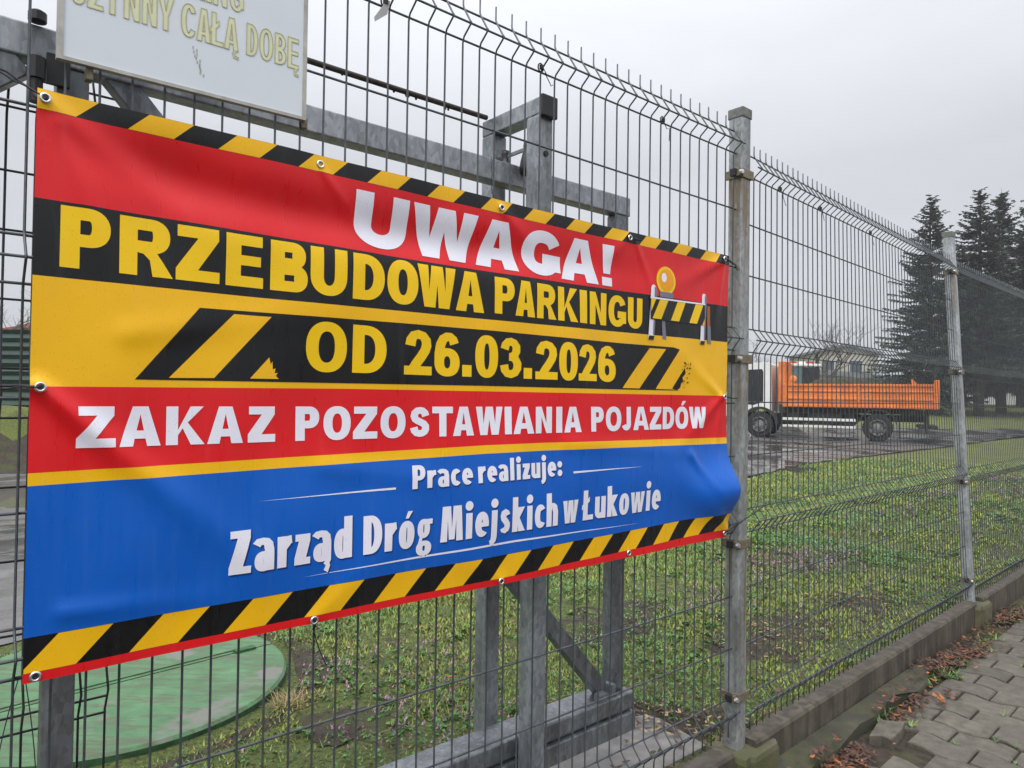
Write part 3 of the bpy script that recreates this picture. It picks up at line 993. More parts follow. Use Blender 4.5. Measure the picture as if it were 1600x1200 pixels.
# ------------------------------------------------------------------ the banner
BU, BV, BT, BZ = 2.128, 1.015, 1.91, 1.005       # length, height, start along the fence, bottom height
def seg(u, v, a, b):
    ax, ay = a; bx, by = b
    dx, dy = bx - ax, by - ay
    L2 = dx * dx + dy * dy
    t = np.clip(((u - ax) * dx + (v - ay) * dy) / L2, 0, 1)
    d = np.hypot(u - ax - t * dx, v - ay - t * dy)
    return t, d
def disp(u, v):
    u = np.asarray(u, float); v = np.asarray(v, float)
    vc = .975 - .100 * (1 - np.exp(-u / .20)) + .03 * np.clip(u - .9, 0, 2)
    amp = .016 * np.clip(u / .22, 0, 1) * np.clip((1.75 - u) / .7, 0, 1)
    d = -amp * np.exp(-((v - vc) / .050) ** 2)
    for a, b, A, w0, w1 in (((.013, .498), (.40, .13), .010, .018, .055), ((.01, 1.0), (.30, .80), .005, .02, .05),
                            ((.06, .10), (.32, .085), .004, .02, .03), ((2.09, .50), (1.80, .30), .006, .015, .05),
                            ((2.09, 1.0), (1.78, .86), .006, .015, .05), ((2.09, .50), (1.82, .66), .004, .015, .05),
                            ((1.568, 1.0), (1.40, .86), .003, .015, .05), ((1.042, 1.0), (1.25, .85), .003, .015, .05),
                            ((2.12, .02), (1.85, .22), .008, .02, .07), ((1.90, .30), (2.06, .12), .006, .02, .03),
                            ((.53, .0), (.75, .16), .003, .02, .06), ((1.06, .0), (.85, .14), .003, .02, .06),
                            ((.15, .60), (.55, .68), .003, .03, .05), ((.03, .96), (.16, .62), .0035, .015, .04), ((2.09, .99), (2.02, .62), .004, .012, .035), ((2.095, .49), (2.03, .22), .005, .012, .03), ((1.60, .99), (1.72, .80), .003, .012, .03), ((.53, .985), (.66, .84), .003, .012, .03), ((1.30, .36), (1.95, .30), .003, .03, .03), ((.55, .33), (.98, .26), .003, .03, .04)):
        t, q = seg(u, v, a, b)
        w_ = w0 + (w1 - w0) * t
        d = d + A * 1.25 * (1 - .75 * t) * np.exp(-(q / (.85 * w_)) ** 2)
    # slack pocket bulging at the lower right corner
    d = d + .060 * np.exp(-((u - 2.10) / .17) ** 2 - ((v - .165) / .085) ** 2)
    d = d + .010 * np.exp(-((u - 1.78) / .22) ** 2 - ((v - .24) / .10) ** 2)
    d = d + .012 * np.exp(-((u - .9) / .6) ** 2 - ((v - .20) / .16) ** 2)
    # slow waves
    d = d + .0035 * np.sin(u * 5.1 + 1.3) * np.sin(v * 4.2 + .6) + .0018 * np.sin(u * 11 + v * 7 + 2) + .0010 * np.sin(u * 23 - v * 15)
    # edges pinned at the eyelets
    d = d + .004 * np.abs(np.sin((u - .01) / .519 * pi)) * np.exp(-((v - BV) / .05) ** 2)
    return d + .0085
def bpos(u, v, lift=0.):
    u = np.asarray(u, float); v = np.asarray(v, float)
    d = disp(u, v) + lift
    a = -.036 - d                      # hangs clear of the pressed beads of the wire panel
    t = 1.751 + (BT - 1.751 + u) * .983
    X = O1.x + D1.x * t + N1.x * a
    Y = O1.y + D1.y * t + N1.y * a
    return np.stack([X, Y, 1.5 + (BZ + v - 1.5) * .983], -1)
def bnorm(u, v):
    e = .002
    du = (disp(u + e, v) - disp(u - e, v)) / (2 * e)
    dv = (disp(u, v + e) - disp(u, v - e)) / (2 * e)
    n = np.stack([-N1.x - D1.x * du, -N1.y - D1.y * du, -dv], -1)
    return n / np.linalg.norm(n, axis=-1, keepdims=True)
BM = ['v_red', 'v_yellow', 'v_black', 'v_blue', 'v_white', 'v_gold', 'v_navy', 'v_sky', 'v_brown', 'v_grey', 'v_amber']
BI = {k: i for i, k in enumerate(BM)}
bU, bT, bMi, nb = [], [], [], 0       # collected (u,v,lift), triangles, materials
def badd(A, T_, mat, lift):
    global nb
    bU.append(np.c_[A, np.full(len(A), lift)]); bT.append(T_ + nb); bMi.append(np.full(len(T_), BI[mat])); nb += len(A)
def bpoly(polys, holes, mat, layer, grid=.012):
    if grid: grid = .012
    def sub(p):
        r = []
        for (x0, y0), (x1, y1) in zip(p, p[1:] + p[:1]):
            k = max(1, int(math.hypot(x1 - x0, y1 - y0) / .012))
            r += [(x0 + (x1 - x0) * i / k, y0 + (y1 - y0) * i / k) for i in range(k)]
        return r
    A, T_ = fill([sub(p) for p in polys], [sub(p) for p in holes], grid)
    badd(A, T_, mat, .0006 * layer)
# base bands
red_low = lambda u: .827 - .004 * np.clip((u - .3) / .4, 0, 1) + .010 * np.clip((u - .9) / 1.2, 0, 1)
yel = lambda u: .692 + .010 * np.clip((u - .4) / 1.7, 0, 1)
red2t = lambda u: .499 + .006 * np.clip(u / .6, 0, 1)
red2b = lambda u: .349 + .014 * np.clip(u / 1.0, 0, 1) - .010 * np.clip((u - 1.2) / .9, 0, 1)
blut = lambda u: red2b(u) - .022
bst = lambda u: .067 + .012 * np.clip((u - 1.0) / 1.1, 0, 1)
bsb = lambda u: .006 + .012 * np.clip((u - 1.1) / 1.0, 0, 1)
tst = lambda u: .983 + 0 * u
lines = [(lambda u: BV + .004 + .004 * np.sin(pi * u / BU * 2) * 0 + 0 * u, None), (tst, 'v_black'), (red_low, 'v_red'), (yel, 'v_black'), (red2t, 'v_yellow'), (red2b, 'v_red'), (blut, 'v_yellow'), (bst, 'v_blue'), (bsb, 'v_black'), (lambda u: -.011 + 0 * u, 'v_red')]
nu = 200
uu = np.linspace(0, BU, nu + 1)
for (fa, _), (fb, mname) in zip(lines, lines[1:]):
    va, vb = fa(uu), fb(uu)
    nv = max(2, int(round(np.mean(va - vb) / .011)))
    gv = np.linspace(0, 1, nv + 1)
    A = np.stack([np.repeat(uu, nv + 1), (va[:, None] + (vb - va)[:, None] * gv).ravel()], -1)
    i, j = np.meshgrid(np.arange(nu), np.arange(nv), indexing='ij')
    q0 = (i * (nv + 1) + j).ravel()
    T_ = np.concatenate([np.stack([q0, q0 + 1, q0 + nv + 2], -1), np.stack([q0, q0 + nv + 2, q0 + nv + 1], -1)])
    badd(A, T_, mname, 0.)
# warning stripes, top and bottom
tops = [-.03, .093 + 0, .171, .257, .342, .425, .509, .590, .676, .756, .842, .921, 1.009, 1.085, 1.163, 1.245, 1.328, 1.407, 1.490, 1.569, 1.652, 1.734, 1.820, 1.901, 1.984, 2.071]
tops[1:4] = [.095, .179, .259]
def clipu(p): return [(min(max(x, 0.0005), BU - .0005), y) for x, y in p]
for k in range(0, len(tops) - 1, 2):
    x0, x1 = tops[k], tops[k + 1]
    sl_ = .036
    yt, yb = BV + .0035, .9832
    bpoly([clipu([(x0, yt), (x0 - sl_, yb), (x1 - sl_, yb), (x1, yt)])], [], 'v_yellow', 1, .025)
bx = .051
k = 0
while bx < BU + .1:
    x0, x1 = bx, bx + .0855
    f0 = lambda u: float(bst(np.array(u))) - .0004
    f1_ = lambda u: float(bsb(np.array(u))) + .0004
    x0b, x1b = x0 - .058, x1 - .058
    p = [(x0, f0(x0)), (x0b, f1_(x0b)), (x1b, f1_(x1b)), (x1, f0(x1))]
    if x0b < 0:
        p = [(x0, f0(x0)), (.001, f0(x0) - .0612 * (x0 - .001) / .058), (.001, f1_(0)), (x1b, f1_(x1b)), (x1, f0(x1))]
    if min(q[0] for q in p) < BU - .01:
        bpoly([clipu(p)], [], 'v_yellow', 1, .025)
    bx += .1712
# date plate
Yd = lambda u: .660 + .006 * min(1, max(0, (u - .3) / .7)) - .001
bpoly([[(.277, .660), (.6, .664), (1.0, .667), (1.55, .664), (1.80, .665), (1.832, .660), (1.836, .652), (1.715, .5225), (1.79, .522), (1.83, .5225), (1.845, .530), (1.85, .545), (1.862, .552), (1.855, .565), (1.872, .580), (1.866, .598), (1.878, .612), (1.860, .606), (1.852, .585), (1.80, .5255), (1.84, .520), (1.5, .519), (1.0, .5195), (.4, .5165), (.163, .515)]], [], 'v_black', 1)
bpoly([[(.344, .653), (.422, .6535), (.307, .5215), (.222, .5195)]], [], 'v_yellow', 2)
bpoly([[(.379, .5225), (.419, .568), (.4225, .553), (.426, .560), (.427, .543), (.433, .545), (.431, .535), (.438, .536), (.434, .529), (.441, .523)]], [], 'v_yellow', 2)
bpoly([[(1.679, .656), (1.763, .657), (1.633, .5235), (1.547, .5235)]], [], 'v_yellow', 2)
bpoly([[(1.833, .658), (1.714, .524), (1.797, .5245), (1.87, .604), (1.87, .655)]], [], 'v_yellow', 2)
Rb = random.Random(5)
for i in range(26):
    x, y = 1.84 + Rb.random() * .045, .53 + Rb.random() * .09
    x += (y - .53) * .15
    r_ = Rb.uniform(.0015, .005)
    bpoly([[(x - r_, y), (x, y - r_ * .7), (x + r_ * 1.4, y + r_ * .3), (x + r_ * .2, y + r_)]], [], 'v_black', 3, 0)
def place(ch, x0, x1, y0, y1, T, B, mat, layer=2, shadow=None):
    g = G(ch, x1 - x0, y1 - y0, T, B)
    polys, holes = g[0], g[1]
    if len(g) == 3:                      # W-type glyphs use a unit width
        polys = [[(x * (x1 - x0), y) for x, y in p] for p in polys]
    mv = lambda ps, dx=0, dy=0: [[(x + x0 + dx, y + y0 + dy) for x, y in p] for p in ps]
    if shadow:
        bpoly(mv(polys, .003, -.0035), mv(holes, .003, -.0035), shadow, layer, .03)
        layer += 1
    bpoly(mv(polys), mv(holes), mat, layer, .025)
for ch, a, b in (('U', .613, .757), ('W', .769, .967), ('A', .968, 1.117), ('G', 1.129, 1.280), ('A', 1.281, 1.437), ('!', 1.450, 1.500)):
    place(ch, a, b, .837, .963, .046, .034, 'v_white')
for ch, a, b in (('P', .039, .118), ('R', .133, .226), ('Z', .231, .314), ('E', .326, .403), ('B', .418, .500), ('U', .506, .593), ('D', .608, .691), ('O', .698, .785), ('W', .784, .899), ('A', .901, .993)):
    dy = -.007 * (a / 1.0)
    place(ch, a, b, .711, .821 + dy, .0305, .0225, 'v_gold')
for ch, a, b in (('P', 1.028, 1.096), ('A', 1.100, 1.173), ('R', 1.180, 1.256), ('K', 1.263, 1.345), ('I', 1.353, 1.384), ('N', 1.396, 1.471), ('G', 1.481, 1.562), ('U', 1.570, 1.637)):
    place(ch, a, b, .714, .8125, .0255, .0205, 'v_gold')
for ch, a, b in (('O', .500, .598), ('D', .612, .699), ('2', .748, .829), ('6', .837, .915), ('.', .923, .953), ('0', .965, 1.042), ('3', 1.048, 1.127), ('.', 1.134, 1.164), ('2', 1.176, 1.260), ('0', 1.266, 1.344), ('2', 1.348, 1.427), ('6', 1.434, 1.514)):
    place(ch, a, b, .542, .652, .0295, .0215, 'v_gold', 2)
for ch, a, b in (('Z', .070, .132), ('A', .138, .210), ('K', .219, .290), ('A', .295, .366), ('Z', .376, .435), ('P', .480, .535), ('O', .545, .611), ('Z', .617, .680), ('O', .688, .756), ('S', .767, .826), ('T', .832, .894), ('A', .894, .962), ('W', .968, 1.060),
                 ('I', 1.067, 1.091), ('A', 1.097, 1.172), ('N', 1.178, 1.240), ('I', 1.257, 1.281), ('A', 1.289, 1.359), ('P', 1.400, 1.456), ('O', 1.466, 1.542), ('J', 1.544, 1.590), ('A', 1.601, 1.680), ('Z', 1.684, 1.746), ('D', 1.753, 1.816), ('Ó', 1.823, 1.893), ('W', 1.897, 1.990)):
    place(ch, a, b, .390, .4645, .0215, .0165, 'v_white')
LW = dict(r=.40, a=.53, c=.46, e=.54, l=.30, i=.29, z=.46, u=.55, j=.29, d=.56, g=.56, o=.56, s=.46, k=.55, h=.55, w=.84, P=.57, Z=.56, D=.62, M=.82)
LW.update({'ą': .54, 'ó': .56, 'Ł': .52, ':': .28})
def word(txt, x0, x1, y0, cap, T, B, mat, shadow, sp=.085):
    tot = sum(LW[c] for c in txt) + sp * (len(txt) - 1)
    k = (x1 - x0) / tot
    x = x0
    for c in txt:
        place(c, x, x + LW[c] * k, y0, y0 + cap, T, B, mat, 1, shadow)
        x += (LW[c] + sp) * k
word('Prace', .773, .955, .265, .057, .0145, .0105, 'v_white', 'v_navy')
word('realizuje:', .972, 1.278, .266, .057, .0145, .0105, 'v_white', 'v_navy')
word('Zarząd', .341, .617, .123, .0885, .0205, .0150, 'v_white', 'v_navy')
word('Dróg', .645, .832, .1235, .0885, .0205, .0150, 'v_white', 'v_navy')
word('Miejskich', .857, 1.262, .126, .0885, .0200, .0150, 'v_white', 'v_navy')
word('w', 1.282, 1.346, .127, .0885, .0190, .0140, 'v_white', 'v_navy')
word('Łukowie', 1.368, 1.738, .128, .0885, .0200, .0150, 'v_white', 'v_navy')
bpoly([[(.397, .2675), (.729, .2725), (.729, .2675)]], [], 'v_white', 1)
bpoly([[(1.324, .2762), (1.645, .2732), (1.324, .2702)]], [], 'v_white', 1)
bpoly([[(.50, .0945), (.78, .0992), (1.10, .1032), (1.64, .0925), (1.10, .0978), (.78, .0948)]], [], 'v_white', 1)
# little road barrier with a lamp
bpoly([arc(1.755, .884, .050, .047, -62, 242, 30)], [], 'v_gold', 2)
bpoly([arc(1.756, .886, .038, .036, 0, 360, 26)[:-1]], [], 'v_amber', 3)
bpoly([arc(1.742, .893, .013, .016, 0, 360, 18)[:-1]], [], 'v_white', 4)
bpoly([rect(1.722, .828, 1.794, .846)], [], 'v_grey', 3)
for (a, b, c, d, mt) in ((1.735, .762, 1.757, .690, 'v_grey'), (1.995, .822, 2.013, .690, 'v_brown')):
    bpoly([[(a, b), (a + .018, b), (d and c + .006, d), (c - .013, d)]], [], mt, 2)
bpoly([[(2.0, .752), (2.018, .752), (2.022, .689), (2.004, .689)]], [], 'v_grey', 3)
for x in (1.675, 1.96):
    bpoly([[(x + .002, .852), (x + .026, .852), (x + .021, .684), (x - .006, .684)], arc(x + .014, .852, .012, .012, 0, 180, 10)], [], 'v_white', 3)
    bpoly([[(x - .006, .684), (x + .021, .684), (x + .024, .697), (x - .002, .697)]], [], 'v_black', 4)
    bpoly([[(x + .018, .86), (x + .030, .85), (x + .024, .70), (x + .017, .70)]], [], 'v_grey', 4)
bpoly([[(1.674, .820), (1.977, .826), (1.980, .752), (1.676, .750)]], [], 'v_black', 5)
for x in (1.685, 1.782, 1.885):
    bpoly([[(x + .0, .754), (x + .045, .754), (x + .082, .822), (x + .037, .822)]], [], 'v_gold', 6)
bpoly([[(1.676, .818), (1.70, .8185), (1.677, .775)]], [], 'v_gold', 6)
bpoly([[(1.977, .752), (1.977, .775), (1.963, .752)]], [], 'v_gold', 6)
bpoly([[(1.672, .8175), (1.978, .8235), (1.978, .829), (1.672, .823)]], [], 'v_white', 7)

UVL = np.concatenate(bU); TT = np.concatenate(bT); MI = np.concatenate(bMi)
PB = bpos(UVL[:, 0], UVL[:, 1], UVL[:, 2])
NB = bnorm(UVL[:, 0], UVL[:, 1])
e1 = PB[TT[:, 1]] - PB[TT[:, 0]]; e2 = PB[TT[:, 2]] - PB[TT[:, 0]]
ok = np.linalg.norm(np.cross(e1, e2), axis=1) > 1e-9
TT, MI = TT[ok], MI[ok]
e1, e2 = e1[ok], e2[ok]
flip = (np.cross(e1, e2) * NB[TT[:, 0]]).sum(1) < 0
TT[flip] = TT[flip][:, ::-1]
banner = empty('banner', f1(BT + BU / 2, -.02, BZ), 'large red, yellow, black and blue roadworks warning banner tied to the wire fence', 'banner')
sheet = raw('printed_sheet', PB, TT, BM, MI, banner, True)
me = sheet.data
if len(me.vertices) == len(NB):
    me.normals_split_custom_set_from_vertices([tuple(n) for n in NB])
# eyelets and cords
EY = [(.012, 1.002), (.523, .999), (1.042, .998), (1.568, .999), (2.087, 1.002), (.014, .498), (2.094, .501), (.018, -.001), (.528, -.003), (1.057, -.001), (1.585, .003), (2.112, .006)]
def bp(u, v, l=0.): return Vector(bpos(u, v, l).tolist())
for u, v in EY:
    mb = MB()
    mb.lathe([(.0050, -.002), (.0046, .002), (.0055, .0032), (.0072, .0036), (.0088, .0026), (.0094, .0005)], bp(u, v, .001), -N1, 20)
    mb.build('eyelet', 'eyelet', banner, smooth=True)
    if v > .9 and u not in (.012, 2.087): continue
    mb = MB()
    mb.lathe([(.0, .0026), (.0045, .0026)], bp(u, v, .0008), -N1, 14)
    mb.build('eyelet_hole', 'black', banner)
def cord(pts, r=.0022):
    mb = MB(); mb.tube(pts, r, 6); mb.build('tie_cord', 'cord', banner, smooth=True)
def wig(a, b, n=8, sag=.004, seed=0):
    R_ = random.Random(seed)
    return [a.lerp(b, i / n) + Vector((R_.uniform(-1, 1), R_.uniform(-1, 1), R_.uniform(-1, 1))) * sag for i in range(n + 1)]
cord(wig(bp(.012, 1.002, .004), f1(1.858, -.006, 2.045), 6, .002, 1))
cord(wig(bp(.012, 1.002, .004), f1(1.80, -.006, 2.06), 8, .002, 2), .0016)
cord(wig(bp(.012, 1.0, .005), f1(1.906, -.010, 2.012), 4, .003, 3), .004)
cord(wig(bp(.014, .498, .004), f1(1.80, -.006, 1.508), 8, .002, 4), .0026)
cord(wig(bp(.014, .498, .005), f1(1.80, -.006, 1.496), 8, .002, 5), .002)
cord(wig(bp(1.042, .998, .005), f1(2.935, -.004, 2.045), 5, .001, 6))
cord(wig(f1(2.935, -.004, 2.045), f1(2.93, -.004, 2.14), 8, .003, 61), .0009)
cord(wig(bp(1.568, .999, .005), f1(3.455, -.004, 2.03), 5, .002, 7))
cord(wig(bp(1.568, .999, .005), f1(3.72, -.006, 2.008), 7, .004, 8), .0014)
cord(wig(f1(3.72, -.008, 2.008), f1(3.88, -.01, 2.005), 6, .006, 81), .0014)
cord(wig(bp(2.087, 1.002, .005), f1(4.12, -.004, 2.00), 5, .002, 9))
cord(wig(bp(2.087, 1.002, .005), f1(4.125, -.004, 1.985), 6, .005, 10), .0014)
cord(wig(bp(2.094, .501, .004), f1(4.12, -.01, 1.50), 5, .002, 11), .0025)
cord(wig(bp(2.112, .010, .006), f1(4.28, -.03, 1.085), 8, .002, 12), .0022)
cord(wig(bp(2.112, .010, .006), f1(4.12, -.005, 1.02), 5, .002, 13), .0016)
cord(wig(bp(.018, .004, .005), f1(1.905, -.006, 1.0), 4, .002, 14), .003)
cord([f1(1.905 - .03 * sin(i / 9 * 2), -.012, 1.0 - .25 * i / 9) for i in range(10)], .0009)
cord([f1(1.915 + .02 * sin(i / 9 * 2), -.012, 1.0 - .28 * i / 9) for i in range(10)], .0009)
cord(wig(bp(.528, .002, .005), f1(2.445, -.006, .978), 4, .003, 15), .0032)
cord([f1(2.445 + .012 * (i / 7) ** 2 + .02 * i / 7, -.01, .975 - .085 * i / 7) for i in range(8)], .0012)

# ------------------------------------------------------------------ the old white sign above
sign = empty('parking_sign', f1(2.168, -.02, 2.09), 'white sign board with faded yellow lettering fixed on the fence above the banner', 'sign')
sf = lambda t, a, z: f1(t, a, z + .010 * (t - 1.94) / .455)
mb = MB(); mb.box(1.940, 2.396, -.020, -.012, 2.087, 2.46, 0, sf); mb.build('board', 'sign_white', sign)
mb = MB()
mb.box(1.937, 1.9465, -.0225, -.0095, 2.0835, 2.463, 0, sf)
mb.box(2.3905, 2.399, -.0225, -.0095, 2.0835, 2.463, 0, sf)
mb.box(1.9465, 2.3905, -.0225, -.0095, 2.0835, 2.090, 0, sf)
mb.box(1.9465, 2.3905, -.0225, -.0095, 2.456, 2.463, 0, sf)
mb.build('frame', 'sign_edge', sign)
SV, ST, SM = [], [], []
def sadd(ch, x0, x1, y0, y1, T, B):
    g = G(ch, x1 - x0, y1 - y0, T, B)
    polys, holes = g[0], g[1]
    if len(g) == 3: polys = [[(x * (x1 - x0), y) for x, y in p] for p in polys]
    mv = lambda ps: [[(x + x0, y + y0) for x, y in p] for p in ps]
    A, T_ = fill(mv(polys), mv(holes), 0)
    b = len(SV)
    for x, y in A: SV.append(tuple(sf(x, -.0206, y)))
    for f in T_: ST.append(tuple(int(i) + b for i in f)); SM.append(0)
    cnt = {}
    for f in T_:
        for i in range(3):
            e_ = (int(f[i]), int(f[(i + 1) % 3])); k_ = tuple(sorted(e_)); cnt[k_] = cnt.get(k_, 0) + 1
    for (i, j), c in cnt.items():
        if c != 1: continue
        p, q = A[i], A[j]; d = q - p; l = np.hypot(*d)
        if l < 1e-7: continue
        nn = np.array([-d[1], d[0]]) / l * .0009; dd = d / l * .0006
        qd = [p - dd + nn, q + dd + nn, q + dd - nn, p - dd - nn]
        b = len(SV)
        for x, y in qd: SV.append(tuple(sf(x, -.0212, y)))
        ST.append((b, b + 1, b + 2)); SM.append(1); ST.append((b, b + 2, b + 3)); SM.append(1)
for ch, a, b in (('C', 1.955, 1.979), ('Z', 1.982, 2.007), ('Y', 2.008, 2.036), ('N', 2.041, 2.067), ('N', 2.072, 2.097), ('Y', 2.099, 2.127), ('C', 2.141, 2.167), ('A', 2.170, 2.196), ('Ł', 2.198, 2.221), ('Ą', 2.223, 2.251), ('D', 2.268, 2.291), ('O', 2.295, 2.323), ('B', 2.328, 2.352), ('Ę', 2.356, 2.380)):
    sadd(ch, a, b, 2.190, 2.255, .0085, .0085)
for ch, a, b in (('P', 2.065, 2.090), ('A', 2.093, 2.121), ('R', 2.125, 2.153), ('K', 2.157, 2.184), ('I', 2.187, 2.196), ('N', 2.200, 2.227), ('G', 2.232, 2.260)):
    sadd(ch, a, b, 2.272, 2.337, .0085, .0085)
raw('lettering', SV, ST, ['sign_yellow', 'sign_olive'], SM, sign)
for t, z in ((1.99, 2.075), (2.402, 2.092)):
    mb = MB(); mb.box(t - .006, t + .006, -.012, .008, z - .012, z + .012, 0, f1); mb.build('fixing_clip', 'brass', sign, bevel=.002)
# scratch on the sign
mb = MB()
R_ = random.Random(8)
for i in range(14):
    f = i / 13
    t, z = 2.166 + .016 * f + R_.uniform(-.004, .004), 2.172 - .05 * f
    mb.box(t - .0012, t + .0012, -.0206, -.0202, z - .003, z + .003, 0, sf)
mb.build('scratch', 'sign_edge', sign)

# ------------------------------------------------------------------ sliding gate behind the fence
GA = .18
gate = empty('sliding_gate', f1(2.6, GA, .33), 'galvanised sliding gate leaf standing behind the banner', 'gate')
mb = MB(); mb.box(.5, 3.722, GA, GA + .05, 2.150, 2.218, 0, f1); mb.build('top_rail', 'galv', gate, bevel=.004)
mb = MB(); mb.box(3.652, 3.716, GA + .002, GA + .05, .462, 2.1495, 0, f1); mb.build('end_post', 'galv_dark', gate, bevel=.004)
mb = MB(); mb.box(1.965, 2.022, GA + .004, GA + .05, .462, 2.1495, 0, f1); mb.build('upright', 'galv_dark', gate, bevel=.004)
mb = MB()
mb.box(.5, 3.734, GA - .035, GA + .08, .405, .461, 0, f1)
mb.box(.5, 3.732, GA - .022, GA + .07, .393, .404, 0, f1)
mb.box(.5, 3.737, GA - .038, GA + .08, .325, .392, 0, f1)
mb.build('bottom_beam', 'galv_dark', gate, bevel=.005)
def bar2(p, q, w, a0, a1, nm, mat):
    (t0, z0), (t1, z1) = p, q
    d = Vector((t1 - t0, z1 - z0)); n_ = Vector((-d.y, d.x)).normalized() * (w / 2)
    mb = MB()
    mb.prism([(t0 + n_.x, z0 + n_.y), (t1 + n_.x, z1 + n_.y), (t1 - n_.x, z1 - n_.y), (t0 - n_.x, z0 - n_.y)], a0, a1, 0, f1)
    return mb.build(nm, mat, gate, bevel=.003)
bar2((2.050, 2.188), (3.625, .470), .052, GA + .006, GA + .046, 'brace', 'galv_dark')
bar2((1.62, 1.90), (1.90, 2.149), .07, GA + .006, GA + .046, 'brace', 'galv_dark')
mb = MB()
mb.box(3.56, 3.60, GA - .03, GA - .0, .462, .485, 0, f1); mb.box(3.63, 3.65, GA - .02, GA + .02, .462, .50, 0, f1)
mb.build('weld_plate', 'galv', gate)
mb = MB()
c0 = f1(1.928, GA - .012, 0)
mb.lathe([(0, 2.06), (.012, 2.06), (.012, 2.105), (.016, 2.106), (.016, 2.148), (0, 2.149)], c0, Z0, 12)
mb.build('bolt', 'black', gate)
mb = MB()
mb.lathe([(0, 2.242), (.008, 2.241), (.016, 2.236), (.016, 2.219), (0, 2.2185)], c0, Z0, 12)
mb.build('bolt_head', 'black', gate)
mb = MB()
mb.box(1.945, 1.985, GA - .012, GA - .001, 2.105, 2.165, 0, f1)
mb.build('bracket', 'black', gate)
mb = MB()
a_ = GA + .075
tt = [2.090 - .05 * i for i in range(28)]
beadz = [2.105, 1.49, .86]
for t in tt:
    prof = [(0, 2.21)]
    for z in beadz:
        prof += [(0, z + .052), (-.03, z), (0, z - .052)]
    prof += [(0, .47)]
    mb.tube([f1(t, a_ + da, z) for da, z in prof], .0024, 6)
for z in (2.187, 2.137, 2.07, 1.94, 1.82, 1.68, 1.54, 1.44, 1.30, 1.15, 1.0, .91, .835, .80, .66, .53):
    mb.tube([f1(.6, a_ + .004, z), f1(2.093, a_ + .004, z)], .0026, 6)
mb.build('wire_mesh', 'gate_wire', gate, smooth=True)

portal = empty('roller_portal', f1(3.2, .1, 0), 'galvanised two-post portal with black guide rollers straddling the sliding gate', 'gate portal')
for a0, a1, nm in ((.070, .128, 'post'), (.290, .348, 'post')):
    mb = MB(); mb.box(3.170, 3.228, a0, a1, -.05, 2.345, 0, f1); mb.build(nm, 'galv', portal, bevel=.005)
mb = MB(); mb.box(3.171, 3.227, .062, .349, 2.3455, 2.398, 0, f1); mb.build('cross_beam', 'galv', portal, bevel=.004)
mb = MB(); mb.box(3.167, 3.231, .052, .068, 2.336, 2.402, 0, f1); mb.build('end_cap', 'black', portal, bevel=.004)
mb = MB(); mb.box(3.195, 3.203, .128, .29, 2.262, 2.272, 0, f1); mb.build('roller_arm', 'galv_dark', portal)
for a0 in (.152, .258):
    mb = MB()
    mb.lathe([(0, 2.285), (.012, 2.285), (.014, 2.273), (.010, 2.262), (.016, 2.25), (.022, 2.225), (.025, 2.205), (.022, 2.185), (0, 2.18)], f1(3.198, a0, 0), Z0, 14)
    mb.build('guide_roller', 'black', portal, smooth=True)
mb = MB(); mb.lathe([(0, .004), (.009, .004), (.009, 0)], f1(3.198, .0695, 2.23), -N1, 12); mb.build('bolt_hole', 'black', portal)
mb = MB(); mb.box(3.184, 3.212, .2875, .2899, 2.18, 2.262, 0, f1); mb.build('latch_plate', 'brass', portal)
mb = MB(); mb.lathe([(0, .012), (.008, .010), (.011, 0)], f1(3.198, .2874, 2.245), -N1, 12); mb.build('bolt', 'black', portal)
# rusty cable running to the portal
mb = MB()
mb.tube([f1(.4 + (3.165 - .4) * i / 40, .318, 2.402 - .012 * sin(pi * i / 40) + .0015 * noise.noise(Vector((i, 0, 0)))) for i in range(41)], .0085, 8)
R_ = random.Random(4)
for i in range(22):
    t = R_.uniform(1.9, 3.1)
    mb.lathe([(0, -.014), (.004, -.011), (.004, -.006), (0, -.002)], f1(t, .318, 2.397), Z0, 6)
tag(mb.build('steel_cable', simple('rusty_cable', (.045, .035, .03), .7, .3, .4, 50), smooth=True), 'dark rusty steel cable stretched behind the fence to the gate portal', 'cable')
slab_ = [(-2.4, .09), (-.07, .09), (.0, .42), (-.10, .44), (-2.4, .44)]
slabpoly('concrete_pad', slab_, .1, .185, 'pad', 'grey concrete pad on the ground under the gate beam', 'concrete pad')

# ------------------------------------------------------------------ green manhole cover
LC, LR, LZ = Vector((-1.748, 3.183, 0)), .727, .212
lid = empty('manhole_cover', (LC.x, LC.y, .05), 'large round green painted concrete cover lying in the grass', 'manhole cover')
ang = math.atan2(D1.y, D1.x) + radians(5)
dx, dy = cos(ang), sin(ang)
def lidpt(x, y, z): return (LC.x + dx * x - dy * y, LC.y + dy * x + dx * y, z)
seamy = -.05
for sgn in (1, -1):
    pts = []
    n_ = 48
    y0 = seamy + sgn * .006
    a0 = math.asin(y0 / LR)
    if sgn > 0: angs = [a0 + (pi - 2 * a0) * i / n_ for i in range(n_ + 1)]
    else: angs = [pi - a0 + (pi + 2 * a0) * i / n_ for i in range(n_ + 1)]
    prof = [(LR * cos(q), LR * sin(q)) for q in angs]
    mb = MB(); m_ = len(prof)
    for z, sh in ((.02, 1.), (LZ - .012, 1.), (LZ, .985)):
        mb.v += [lidpt(x * sh, y * sh if abs(y - y0) > .001 else y, z) for x, y in prof]
    mb.f.append(tuple(2 * m_ + i for i in range(m_))); mb.m.append(0)
    for r_ in (0, 1):
        for i in range(m_):
            j = (i + 1) % m_
            mb.f.append((r_ * m_ + i, r_ * m_ + j, (r_ + 1) * m_ + j, (r_ + 1) * m_ + i)); mb.m.append(1 if r_ == 0 else 0)
    mb.build('half_disc', ['lid', 'lid_side'], lid)
mb = MB()
